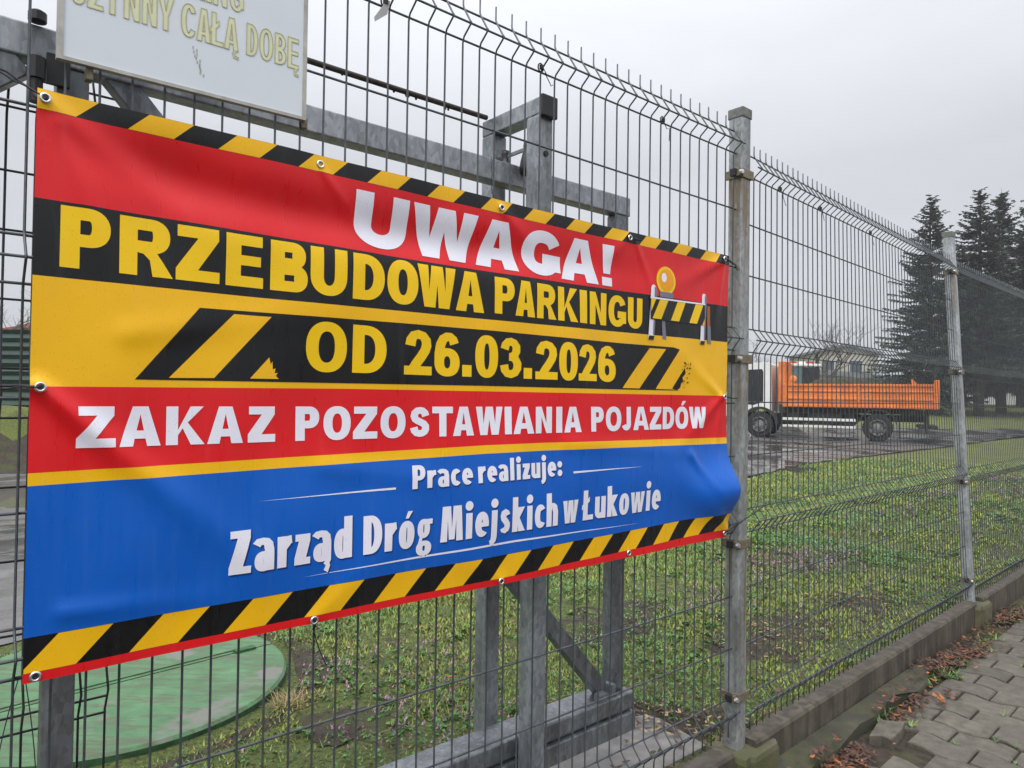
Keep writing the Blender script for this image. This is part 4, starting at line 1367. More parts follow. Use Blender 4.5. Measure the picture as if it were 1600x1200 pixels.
for x0, x1, y in ((-.55, .60, seamy + .03), ):
    mb.box(x0, x1, y, y + .006, LZ + .0005, LZ + .004, 0, lidpt)
mb.box(.52, .62, seamy - .02, seamy + .02, LZ + .001, LZ + .012, 0, lidpt)
mb.build('hinge', 'lid_side', lid)
# soil ring around the cover
V, F = [], []
n_ = 72
for i in range(n_):
    a = 2 * pi * i / n_
    w_ = .22 + .08 * noise.noise(Vector((cos(a) * 2, sin(a) * 2, 1)))
    for r_, dz in ((LR - .02, -.045), (LR + w_ * .5, -.012), (LR + w_, -.03)):
        x, y = LC.x + cos(a) * r_, LC.y + sin(a) * r_
        s_, a_ = inv_ground(x, y)
        V.append((x, y, ground_h(s_, a_, y) + dz + .02))
for i in range(n_):
    j = (i + 1) % n_
    for k in (0, 1): F.append((i * 3 + k, j * 3 + k, j * 3 + k + 1, i * 3 + k + 1))
tag(raw('soil_ring', V, F, ['soil'], smooth=True), kind='structure')

# ------------------------------------------------------------------ grass, weeds and flowers (uncountable)
def scatter(name, N, smin, smax, amin, amax, kind_fn, accept, seed, mats, power=1.0):
    R_ = np.random.default_rng(seed)
    VV, FF, II = [], [], []
    nb_ = 0
    S = smin + (smax - smin) * R_.random(N) ** power
    Aa = amin + (amax - amin) * R_.random(N)
    for s, a in zip(S, Aa):
        p = g2(s, a, 0)
        if not accept(s, a, p, R_): continue
        z = ground_h(s, a, p.y) + (.02 * noise.noise(Vector((s * 3.1, a * 3.1, 0))) + .008 * noise.noise(Vector((s * 11, a * 11, 3))) if a > .05 else 0)
        for tri, mi in kind_fn(p.x, p.y, z, s, a, R_):
            VV.extend(tri); FF.append((nb_, nb_ + 1, nb_ + 2)); II.append(mi); nb_ += 3
    return raw(name, VV, FF, mats, II)
def on_lid(p): return (p.x - LC.x) ** 2 + (p.y - LC.y) ** 2 < (LR + .07) ** 2
def acc_grass(s, a, p, R_):
    if on_lid(p): return False
    lim = 3.45 + (s + 2.2) * .172
    if a > min(lim, 6.2) - .12: return False
    if s > 9 and R_.random() < (s - 9) / 14: return False
    if -2.4 < s < 0 and .06 < a < .46: return False
    d = noise.noise(Vector((s * 1.6, a * 1.6, 7))) + .4 * noise.noise(Vector((s * 6, a * 6, 8)))
    if d > (.20 if a < 1.8 else .34): return R_.random() < .2
    return True
def k_grass(x, y, z, s, a, R_):
    m = noise.noise(Vector((s * .9, a * .9, 2))) + .35 * noise.noise(Vector((s * 4, a * 4, 4)))
    d = sqrt(x * x + y * y)
    sc_ = 1.0 + .10 * max(0, d - 3)
    u = R_.random()
    if u < .10: mi = 3
    elif m > .06: mi = 1 if u < .75 else 0
    elif m < -.15: mi = 2 if u < .42 else (1 if u > .85 else 0)
    else: mi = 0 if u < .8 else 1
    out = []
    th = R_.random() * 2 * pi
    if mi == 2:      # broad weed leaf
        L, w_ = .013 * sc_ * (.5 + R_.random()), .006 * sc_
        up = .2 + .6 * R_.random()
        dx_, dy_ = cos(th), sin(th)
        b = (x, y, z + .012 + .02 * R_.random())
        t = (x + dx_ * L, y + dy_ * L, b[2] + L * up)
        mL = (x + dx_ * L * .5 - dy_ * w_, y + dy_ * L * .5 + dx_ * w_, b[2] + L * up * .7)
        mR = (x + dx_ * L * .5 + dy_ * w_, y + dy_ * L * .5 - dx_ * w_, b[2] + L * up * .7)
        return [((b, mL, t), 2), ((b, t, mR), 2)]
    h_ = (.008 + .020 * R_.random() ** 1.6) * sc_ * (1.25 if mi == 3 else 1) * (.75 if mi == 1 else 1)
    w_ = .0030 * sc_ * (1.7 if mi == 1 else 1)
    ln = .6 + .7 * R_.random()
    lx, ly = cos(th) * h_ * ln, sin(th) * h_ * ln
    c, s_ = -sin(th) * w_, cos(th) * w_
    if mi == 3: h_ *= .45; lx *= 1.6; ly *= 1.6
    return [(((x - c, y - s_, z - .003), (x + c, y + s_, z - .003), (x + lx, y + ly, z + h_)), mi)]
GM = ['blade_green', 'blade_moss', 'blade_dark', 'blade_dry']
tag(scatter('grass', 210000, -3.2, 4.2, .04, 4.6, k_grass, acc_grass, 11, GM), 'short mossy green grass growing behind the fence', 'grass', kind='stuff')
tag(scatter('grass', 140000, 3.6, 17., .04, 6.3, k_grass, acc_grass, 12, GM, 1.5), 'short green grass farther along behind the fence', 'grass', kind='stuff')
def acc_cl(s, a, p, R_):
    if on_lid(p) or a > 3.3 + .15 * (s + 2): return False
    if -2.4 < s < 0 and .06 < a < .47: return False
    c = noise.noise(Vector((s * 1.9, a * 1.9, 31))) + .5 * noise.noise(Vector((s * 5, a * 5, 33)))
    return R_.random() < max(0, c + .05) * 1.3
def k_cl(x, y, z, s, a, R_):
    out = []
    d = sqrt(x * x + y * y); sc_ = 1 + .06 * max(0, d - 3)
    n_ = R_.integers(4, 9); R0 = (.010 + .018 * R_.random()) * sc_
    mi = 2 if R_.random() < .65 else 0
    for k in range(n_):
        th = R_.random() * 2 * pi; c, s_ = cos(th), sin(th)
        L = R0 * R_.uniform(.6, 1.3); w_ = L * R_.uniform(.22, .42); up = L * R_.uniform(.15, .9)
        b = (x, y, z + .006)
        t = (x + c * L, y + s_ * L, z + .008 + up * .7)
        mL = (x + c * L * .55 - s_ * w_, y + s_ * L * .55 + c * w_, z + .010 + up * .75)
        mR = (x + c * L * .55 + s_ * w_, y + s_ * L * .55 - c * w_, z + .010 + up * .75)
        out += [((b, mL, t), mi), ((b, t, mR), mi)]
    return out
tag(scatter('clover', 16000, -3., 9., .05, 4.4, k_cl, acc_cl, 17, GM), 'low leafy weeds in darker and lighter clumps through the grass', 'ground cover', kind='stuff')
def acc_fl(s, a, p, R_):
    if on_lid(p) or a > 3.6: return False
    c = noise.noise(Vector((s * .8, a * 1.3, 21)))
    band = math.exp(-((a - (1.15 + .05 * s)) / .55) ** 2)
    return R_.random() < band * (.06 + 2.6 * max(0, c - .02))
def k_fl(x, y, z, s, a, R_):
    out = []
    d = sqrt(x * x + y * y); sc_ = 1 + .05 * max(0, d - 3)
    H = (.03 + .05 * R_.random()) * sc_
    lx, ly = R_.uniform(-.02, .02), R_.uniform(-.02, .02)
    for k in range(8):
        th = R_.random() * 2 * pi; f = k / 8
        zz = z + H * (.15 + .85 * f); r_ = (.020 - .010 * f) * sc_
        px, py = x + lx * f, y + ly * f
        mi = 0 if (f > .55 and R_.random() < .6) else (1 if f > .4 else 2)
        if mi == 0: r_ *= .75
        c, s_ = cos(th), sin(th)
        out.append((((px - s_ * r_ * .5, py + c * r_ * .5, zz), (px + s_ * r_ * .5, py - c * r_ * .5, zz), (px + c * r_, py + s_ * r_, zz + (.010 if mi == 0 else -.006) * sc_)), mi))
    return out
tag(scatter('dead_nettle', 19000, -2.6, 12., .3, 3.6, k_fl, acc_fl, 13, ['petal', 'petal_leaf', 'blade_dark']), 'purple flowering dead nettles in a drift across the grass', 'wildflowers', kind='stuff')
BARE = [(-.12, .48, .20), (-.26, .60, .12), (-.02, .30, .16), (1.55, .62, .30), (1.15, .55, .22), (3.1, 1.55, .45), (.75, 1.25, .28), (1.05, 1.35, .2), (.16, .16, .12), (2.4, .5, .25), (-1.0, 1.1, .16)]
V, F = [], []
for q, (cs, ca, r_) in enumerate(BARE):
    b = len(V); n_ = 40
    for ring_ in range(5):
        for i in range(n_):
            th = 2 * pi * i / n_
            rr = r_ * (1 + .45 * noise.noise(Vector((cos(th) * 1.6 + q * 7, sin(th) * 1.6, 0))) + .25 * noise.noise(Vector((cos(th) * 5 + q * 7, sin(th) * 5, 3)))) * (ring_ + .02) / 4
            s, a = cs + rr * cos(th) * 1.3, max(.035, ca + rr * sin(th))
            p = g2(s, a, 0)
            z = ground_h(s, a, p.y) + .02 * noise.noise(Vector((s * 3.1, a * 3.1, 0))) + .008 * noise.noise(Vector((s * 11, a * 11, 3)))
            V.append((p.x, p.y, z + (.014 + .012 * noise.noise(Vector((s * 14, a * 14, 1)))) * (1 - ring_ / 4 * .8)))
    for ring_ in range(4):
        for i in range(n_):
            j = (i + 1) % n_
            F.append((b + ring_ * n_ + i, b + ring_ * n_ + j, b + (ring_ + 1) * n_ + j, b + (ring_ + 1) * n_ + i))
tag(raw('bare_earth', V, F, ['soil'], smooth=True), kind='structure')
# leaf litter between plinth and pavement
VV, FF, II = [], [], []
R_ = np.random.default_rng(15)
def leaf(p, L, w_, mi, th, tl):
    b = len(VV)
    c, s_ = cos(th), sin(th)
    loc = [(-L, 0, 0), (-.3 * L, w_, .25 * w_), (L, 0, L * tl * .6), (-.3 * L, -w_, .25 * w_), (.3 * L, w_ * .8, .2 * w_ + L * tl * .3), (.3 * L, -w_ * .8, .2 * w_ + L * tl * .3)]
    for x, y, z in loc: VV.append((p.x + c * x - s_ * y, p.y + s_ * x + c * y, p.z + z + tl * abs(x) * .3))
    for f in ((0, 1, 4), (0, 4, 2), (0, 2, 5), (0, 5, 3)): FF.append(tuple(b + i for i in f)); II.append(mi)
clus = [(.42, -.235, .10, 260), (.30, -.21, .12, 110), (.95, -.20, .06, 60), (1.22, -.19, .12, 120), (1.9, -.15, .18, 320), (2.25, -.20, .14, 150), (3.25, -.16, .16, 260), (2.7, -.11, .3, 120), (3.8, -.2, .4, 90), (1.4, -.28, .1, 30)]
for cs, ca, sp_, n_ in clus:
    for i in range(n_):
        s = cs + R_.normal() * sp_; a = ca + R_.normal() * .035
        if a > -.07: a = -.07 - R_.random() * .04
        p = g2(s, a, (.115 if (s < 1.75 and a > -.18) else .066) + R_.random() * .022)
        leaf(p, .009 + .014 * R_.random(), .004 + .006 * R_.random(), 0 if R_.random() < .92 else 1, R_.random() * 6.28, R_.random() * 1.2)
for i in range(420):       # a few blown under the fence
    s = R_.uniform(-.6, 7); a = .04 + abs(R_.normal()) * .28 if i < 380 else R_.uniform(.5, 3)
    p = g2(s, a, 0); p.z = ground_h(s, a, p.y) + .02
    leaf(p, .012 + .014 * R_.random(), .006 + .008 * R_.random(), 0 if i < 400 else 1, R_.random() * 6.28, R_.random())
for cs, ca, r_ in BARE[:6] + BARE[8:10]:
    for i in range(int(420 * r_)):
        s = cs + R_.normal() * r_ * .7; a = max(.05, ca + R_.normal() * r_ * .55)
        p = g2(s, a, 0); p.z = ground_h(s, a, p.y) + .022 + .012 * R_.random()
        leaf(p, .010 + .012 * R_.random(), .003 + .005 * R_.random(), 0 if R_.random() < .6 else 2, R_.random() * 6.28, R_.random() * .8)
tag(raw('leaf_litter', VV, FF, ['leaf_brown', 'leaf_orange', 'blade_dry'], II), 'brown fallen leaves caught between the plinth and the pavers', 'fallen leaves', kind='stuff')
# weeds in the joints along the kerb
VV, FF, II = [], [], []
for i in range(120):
    if i < 70:
        s = R_.choice([1.0, 1.45, 1.75, 1.95, 2.5, 3.2, 3.5]) + R_.normal() * .09; a = -.17 + R_.normal() * .035
    else:
        s = R_.uniform(.2, 4); a = -.2 - PLN * R_.integers(0, 6) - R_.random() * .1
        if R_.random() < .5: a = R_.uniform(-.8, -.2); s = round(s / PW) * PW + .01
    p0 = g2(s, min(a, -.07), .058)
    nbl = 14 if i < 70 else 9
    for k in range(nbl):
        th = R_.random() * 6.28; L = (.018 + .03 * R_.random()) * (1 if i < 70 else .7); w_ = .005 if i < 70 else .002
        c, s_ = cos(th), sin(th); b = len(VV)
        VV += [(p0.x - s_ * w_, p0.y + c * w_, p0.z), (p0.x + s_ * w_, p0.y - c * w_, p0.z), (p0.x + c * L, p0.y + s_ * L, p0.z + L * R_.uniform(.3, 1.1))]
        FF.append((b, b + 1, b + 2)); II.append(0 if R_.random() < .6 else 1)
tag(raw('weeds', VV, FF, ['blade_dark', 'blade_green'], II), 'small green weeds sprouting from the paver joints and along the plinth', 'weeds', kind='stuff')
# dry tuft by the cover
VV, FF = [], []
c0 = Vector((-.93, 3.05, .17))
for i in range(160):
    th = R_.random() * 6.28; L = .05 + .08 * R_.random(); c, s_ = cos(th), sin(th); b = len(VV)
    bx_, by_ = c0.x + R_.normal() * .03, c0.y + R_.normal() * .03
    VV += [(bx_ - s_ * .002, by_ + c * .002, c0.z), (bx_ + s_ * .002, by_ - c * .002, c0.z), (bx_ + c * L, by_ + s_ * L, c0.z + L * R_.uniform(.1, .7))]
    FF.append((b, b + 1, b + 2))
tag(raw('dry_grass_tuft', VV, FF, ['blade_dry']), 'tuft of dry straw coloured grass beside the green cover', 'grass tuft')

# ------------------------------------------------------------------ cut cable ties left on the fence
def tie_at(fr, t, z, pale, label, seed):
    R_ = random.Random(seed)
    root = empty('cable_tie', fr(t, -.004, z), label, 'cable tie', 'old cable ties left on the fence wires')
    mb = MB()
    c = fr(t, -.002, z)
    mb.tube([c + D1 * (.010 * cos(a)) + Z0 * (.012 * sin(a)) for a in [2 * pi * i / 12 for i in range(12)]], .0022, 6, closed=True)
    mb.box(-.005, .005, -.010, -.002, -.006, .006, 0, lambda x, y, zz: fr(t + x, y, z + zz))
    mb.build('loop', 'black', root)
    mb = MB()
    if pale:
        mb.prism([(0, 0), (.012, .006), (.004, -.03), (-.028, -.058), (-.030, -.048)], -.008, -.006, 0, lambda x, y, zz: fr(t + x, y, z + zz))
        mb.build('torn_strip', 'clear_tie', root)
    else:
        mb.tube([fr(t + .006, -.006, z)] + [fr(t + .01 * k + R_.uniform(-.01, .01), -.008, z - .012 * k * R_.uniform(.5, 1.5)) for k in range(1, 5)], .0013, 5)
        mb.build('tail', 'cord', root)
tie_at(f1, 2.60, 2.437, True, 'black cable tie with a torn white strip high on the fence above the banner', 1)
tie_at(f1, 3.108, 2.438, False, 'black cable tie loop on the fence wire above the gate portal', 2)
tie_at(f1, 3.665, 2.434, False, 'black cable tie loop left of the near fence post', 3)
tie_at(f2, .31, 2.368, False, 'spiky black cable tie nearest the near post on the middle panel', 4)
tie_at(f2, .72, 2.368, False, 'frayed black cable tie at the middle of the middle panel', 5)
tie_at(f2, 1.36, 2.368, False, 'small dark cable tie on the middle panel near the leaning post', 6)

# ------------------------------------------------------------------ orange tipper lorry
TP = {}
TP['white'] = simple('lorry_white_paint', (.74, .74, .72), .3, 0, .08, 3)
def orange():
    k = Mat('orange_paint', (.75, .19, .03), .45)
    a = k.noise(1.6, 6, (1, 1, 1), .65)
    col = k.ramp(a, [(.3, (.50, .11, .02)), (.7, (.88, .25, .04))])
    sc_ = k.noise(5, 6, (.25, 1, 3), .75)
    col = k.mix(k.ramp(sc_, [(.55, 0.), (.66, .75)]), col, (.15, .06, .03))
    k.color(col)
    return k.m
TP['orange'] = orange()
TP['glass'] = Mat('cab_glass', (.015, .018, .02), .08).m
TP['chassis'] = simple('chassis_black', (.028, .025, .022), .8, 0, .6, 4)
TP['tyre'] = simple('tyre_rubber', (.018, .018, .018), .85, 0, .4, 12)
TP['rim'] = simple('rim_steel', (.22, .215, .21), .5, .4, .45, 9)
TP['rail'] = simple('side_rail_white', (.66, .66, .63), .5, 0, .15, 5)
TP['red'] = simple('red_lamp', (.5, .03, .02), .35)
TP['green'] = simple('green_vest', (.08, .35, .06), .7)
MT.update({'T_' + k: v for k, v in TP.items()})
tr = atan2(.462, -.887)
lorry = empty('tipper_lorry', (13.3, 25.8, 0.012), 'orange and white tipper lorry parked on the wet asphalt beyond the fence', 'lorry', rz=tr)
def lb(mb, nm, mat, parent=None, bevel=0., smooth=False):
    o = mb.build(nm, mat, None, smooth, bevel); o.parent = parent or lorry
    return o
def wheel(x, y, sgn, dual=False):
    mb = MB()
    pr = [(.30, -.15), (.46, -.15), (.50, -.11), (.50, .11), (.46, .15), (.30, .15), (.29, .10)]
    mb.lathe(pr, (x, y, .5), (0, sgn, 0), 28)
    for q in range(28):
        a = 2 * pi * q / 28
        c = Vector((x + .503 * cos(a), y, .5 + .503 * sin(a)))
        mb.box(-.02, .02, -.11, .11, -.008, .008, 0, lambda X, Y, Z: (c.x - sin(a) * X + cos(a) * Z, c.y + Y, c.z + cos(a) * X + sin(a) * Z))
    w_ = lb(mb, 'wheel', 'T_tyre')
    mb = MB()
    mb.lathe([(.31, .13), (.28, .20), (.27, .06), (.20, .05), (.17, .10), (.10, .12), (.09, .17), (0, .175)], (x, y, .5), (0, sgn, 0), 24)
    for q in range(8):
        a = 2 * pi * q / 8
        mb.lathe([(0, .064), (.032, .064)], (x + .235 * cos(a), y + sgn * .0, .5 + .235 * sin(a)), (0, sgn, 0), 8, 1)
        mb.lathe([(0, .135), (.014, .13), (.014, .10)], (x + .145 * cos(a + .3), y, .5 + .145 * sin(a + .3)), (0, sgn, 0), 6)
    lb(mb, 'rim', ['T_rim', 'T_chassis'], w_)
wheel(0, -.17, 1); wheel(4.1, -.17, 1); wheel(0, -2.18, -1); wheel(4.1, -2.18, -1)
yl, yr = -.02, -2.35
mb = MB()
mb.box(-1.5, 5.2, -.78, -.62, .72, .95); mb.box(-1.5, 5.2, -1.72, -1.56, .72, .95)
for x in (-1.4, -.6, .6, 1.6, 2.6, 3.3, 4.8): mb.box(x, x + .12, -1.56, -.78, .74, .92)
mb.box(-.12, .12, -2.1, -.3, .42, .60); mb.box(4.0, 4.2, -2.1, -.3, .42, .58)
mb.box(-1.9, -1.3, -2.2, -.15, .50, .62); mb.box(-1.62, -1.5, -.62, -.3, .62, 1.15)
mb.box(1.2, 2.4, -.62, -.22, .56, 1.0); mb.box(2.6, 3.1, -.62, -.25, .6, 1.0); mb.box(.75, 1.05, -.6, -.3, .62, 1.12)
mb.box(-1.2, 3.2, -1.9, -.4, 1.0, 1.2)
mb.box(-1.45, -.75, -.55, -.2, .95, 1.18)
lb(mb, 'chassis', 'T_chassis', bevel=.02)
# cab
def cabpoly():
    arch = [(4.1 + .66 * cos(radians(q)), .55 + .66 * sin(radians(q))) for q in range(0, 181, 15)]
    return [(5.50, .55), (5.52, 1.35), (5.30, 2.72), (5.15, 2.88), (3.80, 2.92), (3.68, 2.85), (3.66, 1.02)] + [(3.47, .95)] + arch[::-1][1:-1] + [(4.78, .55)]
side = [(5.50, .55), (5.52, 1.35), (5.30, 2.72), (5.15, 2.88), (3.80, 2.92), (3.68, 2.85), (3.66, 1.05), (3.58, 1.05)]
arch = [(4.1 + .64 * cos(radians(q)), .52 + .64 * sin(radians(q))) for q in range(140, -1, -14)]
mb = MB(); mb.prism([(5.50, .55), (5.52, 1.35), (5.30, 2.72), (5.15, 2.88), (3.80, 2.92), (3.68, 2.85), (3.66, 1.0)] + arch, yl - .03, yr + .03)
cab = lb(mb, 'cab', 'T_white', bevel=.03)
mb = MB(); mb.prism([(5.36, 1.42), (5.20, 2.60), (4.02, 2.66), (3.97, 2.55), (3.97, 1.40), (4.35, 1.25)], yl - .035, yl - .018)
win = lb(mb, 'window', 'T_glass', cab)
mb = MB(); mb.box(4.55, 4.60, yl - .03, yl - .012, 1.28, 2.66); lb(mb, 'window_bar', 'T_chassis', win)
mb = MB(); mb.quadbox([(5.53, yr + .12, 1.40), (5.53, yl - .12, 1.40), (5.54, yl - .12, 1.42), (5.54, yr + .12, 1.42), (5.305, yr + .14, 2.68), (5.305, yl - .14, 2.68), (5.32, yl - .14, 2.69), (5.32, yr + .14, 2.69)])
lb(mb, 'windscreen', 'T_glass', cab)
mb = MB(); mb.box(5.48, 5.66, yr, yl, .42, .85); mb.box(4.80, 5.5, yl - .1, yl + .01, .42, .80); lb(mb, 'bumper', 'T_chassis', bevel=.03)
mb = MB(); mb.box(5.663, 5.67, yl - .45, yl - .12, .58, .74); lb(mb, 'headlight', 'eyelet')
mb = MB(); mb.box(5.663, 5.67, yr + .12, yr + .45, .58, .74); lb(mb, 'headlight', 'eyelet')
mb = MB(); mb.box(5.30, 5.38, yl + .06, yl + .24, 1.75, 2.25); mb.tube([(5.3, yl - .05, 2.4), (5.34, yl + .14, 2.38), (5.34, yl + .15, 2.2)], .02); lb(mb, 'mirror', 'T_chassis', cab, .02)
mb = MB()
pts = [(4.1 + .68 * cos(radians(q)), .52 + .68 * sin(radians(q))) for q in range(-12, 181, 12)]
pin = [(4.1 + .58 * cos(radians(q)), .52 + .58 * sin(radians(q))) for q in range(180, -13, -12)]
mb.prism(pts + pin, yl - .35, yl + .015); lb(mb, 'fender', 'T_chassis')
pts = [(.66 * cos(radians(q)), .55 + .62 * sin(radians(q))) for q in range(10, 175, 11)]
pin = [(.60 * cos(radians(q)), .55 + .57 * sin(radians(q))) for q in range(172, 9, -11)]
mb = MB(); mb.prism(pts + pin, yl - .36, yl + .01); lb(mb, 'fender', 'T_chassis')
for z0, z1 in ((.70, .80), (.44, .53)):
    mb = MB(); mb.box(.72, 3.25, yl - .04, yl + .0, z0, z1); lb(mb, 'side_guard', 'T_rail', bevel=.01)
for x in (1.2, 2.7):
    mb = MB(); mb.box(x, x + .08, yl - .3, yl - .05, .45, 1.0); lb(mb, 'guard_bracket', 'T_chassis')
mb = MB(); mb.box(-.72, -.68, -.45, -.05, .12, .85); lb(mb, 'mudflap', 'T_chassis')
mb = MB(); mb.box(-1.60, -1.52, -.55, -.05, .35, .95); lb(mb, 'mudflap', 'T_chassis')
# tipping bed
bed = MB()
bed.box(-1.85, 3.25, yr, yl, 1.20, 1.30)
bed.box(-1.80, 3.10, yl - .05, yl - .005, 1.30, 2.06); bed.box(-1.80, 3.10, yr + .005, yr + .05, 1.30, 2.06)
bed.box(-1.80, -1.74, yr + .05, yl - .05, 1.30, 2.06)
bd = lb(bed, 'dump_bed', 'T_orange', bevel=.01)
mb = MB()
for z0, z1 in ((1.22, 1.31), (1.50, 1.58), (1.79, 1.85), (2.00, 2.09)): mb.box(-1.78, 3.08, yl - .004, yl + .035, z0, z1)
lb(mb, 'side_rib', 'T_orange', bd, .012)
for x0, x1, z1, nm in ((-1.93, -1.76, 2.24, 'corner_post'), (3.10, 3.28, 2.10, 'corner_post'), (.60, .66, 2.0, 'stake')):
    mb = MB(); mb.box(x0, x1, yl - .06, yl + .045, 1.21, z1); lb(mb, nm, 'T_orange', bd, .015)
mb = MB(); mb.prism([(-1.10, 2.06), (-1.02, 2.28), (-1.14, 2.26), (-1.26, 2.06)], yl - .06, yl + .0); lb(mb, 'hook', 'T_orange', bd)
mb = MB(); mb.box(3.16, 3.42, yr + .02, yl - .02, 1.30, 2.96); mb.box(3.12, 3.16, yr + .05, yl - .05, 1.3, 2.5); lb(mb, 'headboard', 'T_orange', bd, .02)
mb = MB(); mb.lathe([(0, .12), (.13, .1), (.16, 0), (.13, -.12), (0, -.14)], (2.92, yl - .25, 2.26), (0, 1, 0), 14); mb.box(2.86, 3.12, yl - .3, yl - .15, 2.08, 2.2); lb(mb, 'winch', 'T_orange', bd)
# soil in the bed
V, F = [], []
nx_, ny_ = 30, 12
for i in range(nx_ + 1):
    for j in range(ny_ + 1):
        x, y = -1.7 + 4.7 * i / nx_, -2.28 + 2.2 * j / ny_
        m_ = math.exp(-abs((x - 1.35) / 1.25) ** 4) * math.exp(-abs((y + 1.1) / .95) ** 4)
        V.append((x, y, 1.72 + .62 * m_ + (.05 + .16 * m_) * noise.noise(Vector((x * 2, y * 2, 0)))))
for i in range(nx_):
    for j in range(ny_): F.append((i * (ny_ + 1) + j, (i + 1) * (ny_ + 1) + j, (i + 1) * (ny_ + 1) + j + 1, i * (ny_ + 1) + j + 1))
sh = raw('soil_heap', V, F, ['soil'], smooth=True)
sh.location = lorry.location; sh.rotation_euler = lorry.rotation_euler
tag(sh, 'heap of dark soil lying in the orange lorry bed', 'soil heap')

# ------------------------------------------------------------------ second work vehicle behind the lorry
van = empty('tractor', (14.75, 36.5, .16), 'white roofed tractor with a red and white light bar behind the lorry', 'tractor')
def vb(mb, nm, mat, parent=None, bevel=0.):
    return mb.build(nm, mat, parent or van, False, bevel) if parent is None else (lambda o: (setattr(o, 'parent', parent), o)[1])(mb.build(nm, mat, van, False, bevel))
def at(x, y, z): return (14.75 + x, 36.5 + y, .16 + z)
mb = MB(); mb.box(-.95, .85, -.7, .7, 3.02, 3.16, 0, at); vb(mb, 'roof', 'T_white', None, .04)
for x in (-.88, -.05, .75):
    for y in (-.62, .62):
        mb = MB(); mb.box(x - .035, x + .035, y - .035, y + .035, 1.2, 3.02, 0, at); vb(mb, 'cab_pillar', 'T_chassis')
mb = MB(); mb.box(-.83, -.10, -.64, -.62, 1.55, 2.98, 0, at); vb(mb, 'window', Mat('tinted_glass', (.10, .15, .15), .1).m)
mb = MB(); mb.box(0., .70, -.64, -.62, 1.55, 2.98, 0, at); vb(mb, 'window', 'T_glass')
mb = MB(); mb.box(-.55, -.2, -.25, .25, 3.161, 3.28, 0, at); vb(mb, 'light_bar', 'T_red', None, .02)
mb = MB(); mb.box(-.19, .25, -.25, .25, 3.161, 3.29, 0, at); vb(mb, 'light_bar', 'T_white', None, .02)
mb = MB(); mb.box(.26, .62, -.25, .25, 3.161, 3.28, 0, at); vb(mb, 'light_bar', 'T_red', None, .02)
mb = MB(); mb.tube([at(.70, -.5, 1.4), at(.70, -.5, 3.7)], .07, 10); vb(mb, 'exhaust', 'T_chassis')
mb = MB(); mb.box(-.95, 2.6, -.45, .45, .7, 1.5, 0, at); mb.box(-1.0, .9, -.7, .7, .9, 1.3, 0, at); vb(mb, 'body', 'T_chassis', None, .05)
for x, y, r_ in ((-.5, -.85, .8), (-.5, .85, .8), (2.2, -.7, .55), (2.2, .7, .55)):
    mb = MB(); mb.lathe([(.3 * r_, -.2), (.9 * r_, -.2), (r_, -.12), (r_, .12), (.9 * r_, .2), (.3 * r_, .2), (0, .15)], at(x, y, r_), (0, 1, 0), 22); vb(mb, 'wheel', 'T_tyre')

# ------------------------------------------------------------------ buildings and fences far behind
MT['cream'] = simple('cream_render', (.47, .45, .37), .9, 0, .12, 1.2)
MT['roof_grey'] = simple('grey_roof', (.20, .21, .235), .7, 0, .2, 2)
MT['pane'] = Mat('window_pane', (.10, .115, .13), .15).m
MT['red_roof'] = simple('red_roof', (.30, .09, .08), .7, 0, .2, 2)
MT['pale_wall'] = simple('pale_wall', (.52, .52, .50), .9, 0, .1, 1)
MT['green_sheet'] = simple('green_sheet_metal', (.010, .040, .027), .55, 0, .25, 3)
def house(loc, rz, w, d, h, rise, wall, roof, label, wins):
    root = empty('house', loc, label, 'house', rz=rz)
    def hb(mb, nm, mat, parent=None):
        o = mb.build(nm, mat); o.parent = parent or root; return o
    mb = MB(); mb.prism([(0, -1), (w, -1), (w, h), (w / 2, h + rise), (0, h)], 0, d); hb(mb, 'wall', wall)
    mb = MB()
    n_ = Vector((rise, w / 2)).normalized() * .18
    mb.prism([(-.4, h - .25), (w / 2, h + rise + .02), (w / 2, h + rise + .24), (-.4, h - .03)], -.4, d + .4)
    mb.prism([(w + .4, h - .25), (w + .4, h - .03), (w / 2 + .001, h + rise + .24), (w / 2 + .001, h + rise + .02)], -.4, d + .4)
    hb(mb, 'roof', roof)
    for x, z, ww, hh in wins:
        mb = MB(); mb.box(x - .08, x + ww + .08, -.05, .02, z - .08, z + hh + .08); f_ = hb(mb, 'window', 'pale_wall')
        mb = MB(); mb.box(x, x + ww, -.07, -.04, z, z + hh); hb(mb, 'pane', 'pane', f_)
    return root
house((29.8, 70.6, 0.8), radians(-8), 6.2, 9, 5.5, .55, 'cream', 'roof_grey', 'tall cream rendered house with a shallow grey roof behind the lorry', [(1.0, 3.4, 1.1, 1.2), (3.6, 3.4, 1.1, 1.2)])
annex = empty('annex', (29.6, 66.5, .8), 'low cream annex with a sloping grey lean-to roof in front of the tall house', 'building', rz=radians(-8))
mb = MB(); mb.prism([(0, -1), (8.2, -1), (8.2, 2.35), (0, 3.05)], 0, 3.4); o = mb.build('wall', 'cream'); o.parent = annex
mb = MB(); mb.prism([(-.4, 3.06), (9.4, 2.24), (9.4, 2.62), (-.4, 3.55)], -.5, 3.6); o = mb.build('roof', 'roof_grey'); o.parent = annex
house((-33, 44, .6), radians(10), 12, 8, 4.3, 1.0, 'pale_wall', 'red_roof', 'white house under a red roof at the left edge', [(9.4, 2.2, 1.2, 1.3)])
house((44, 74, 1.2), 0, 14, 9, 2.8, 1.5, 'pale_wall', 'roof_grey', 'pale low house seen between the spruce trunks', [(2, 1.0, 1.4, 1.2), (8, 1.0, 1.4, 1.2)])
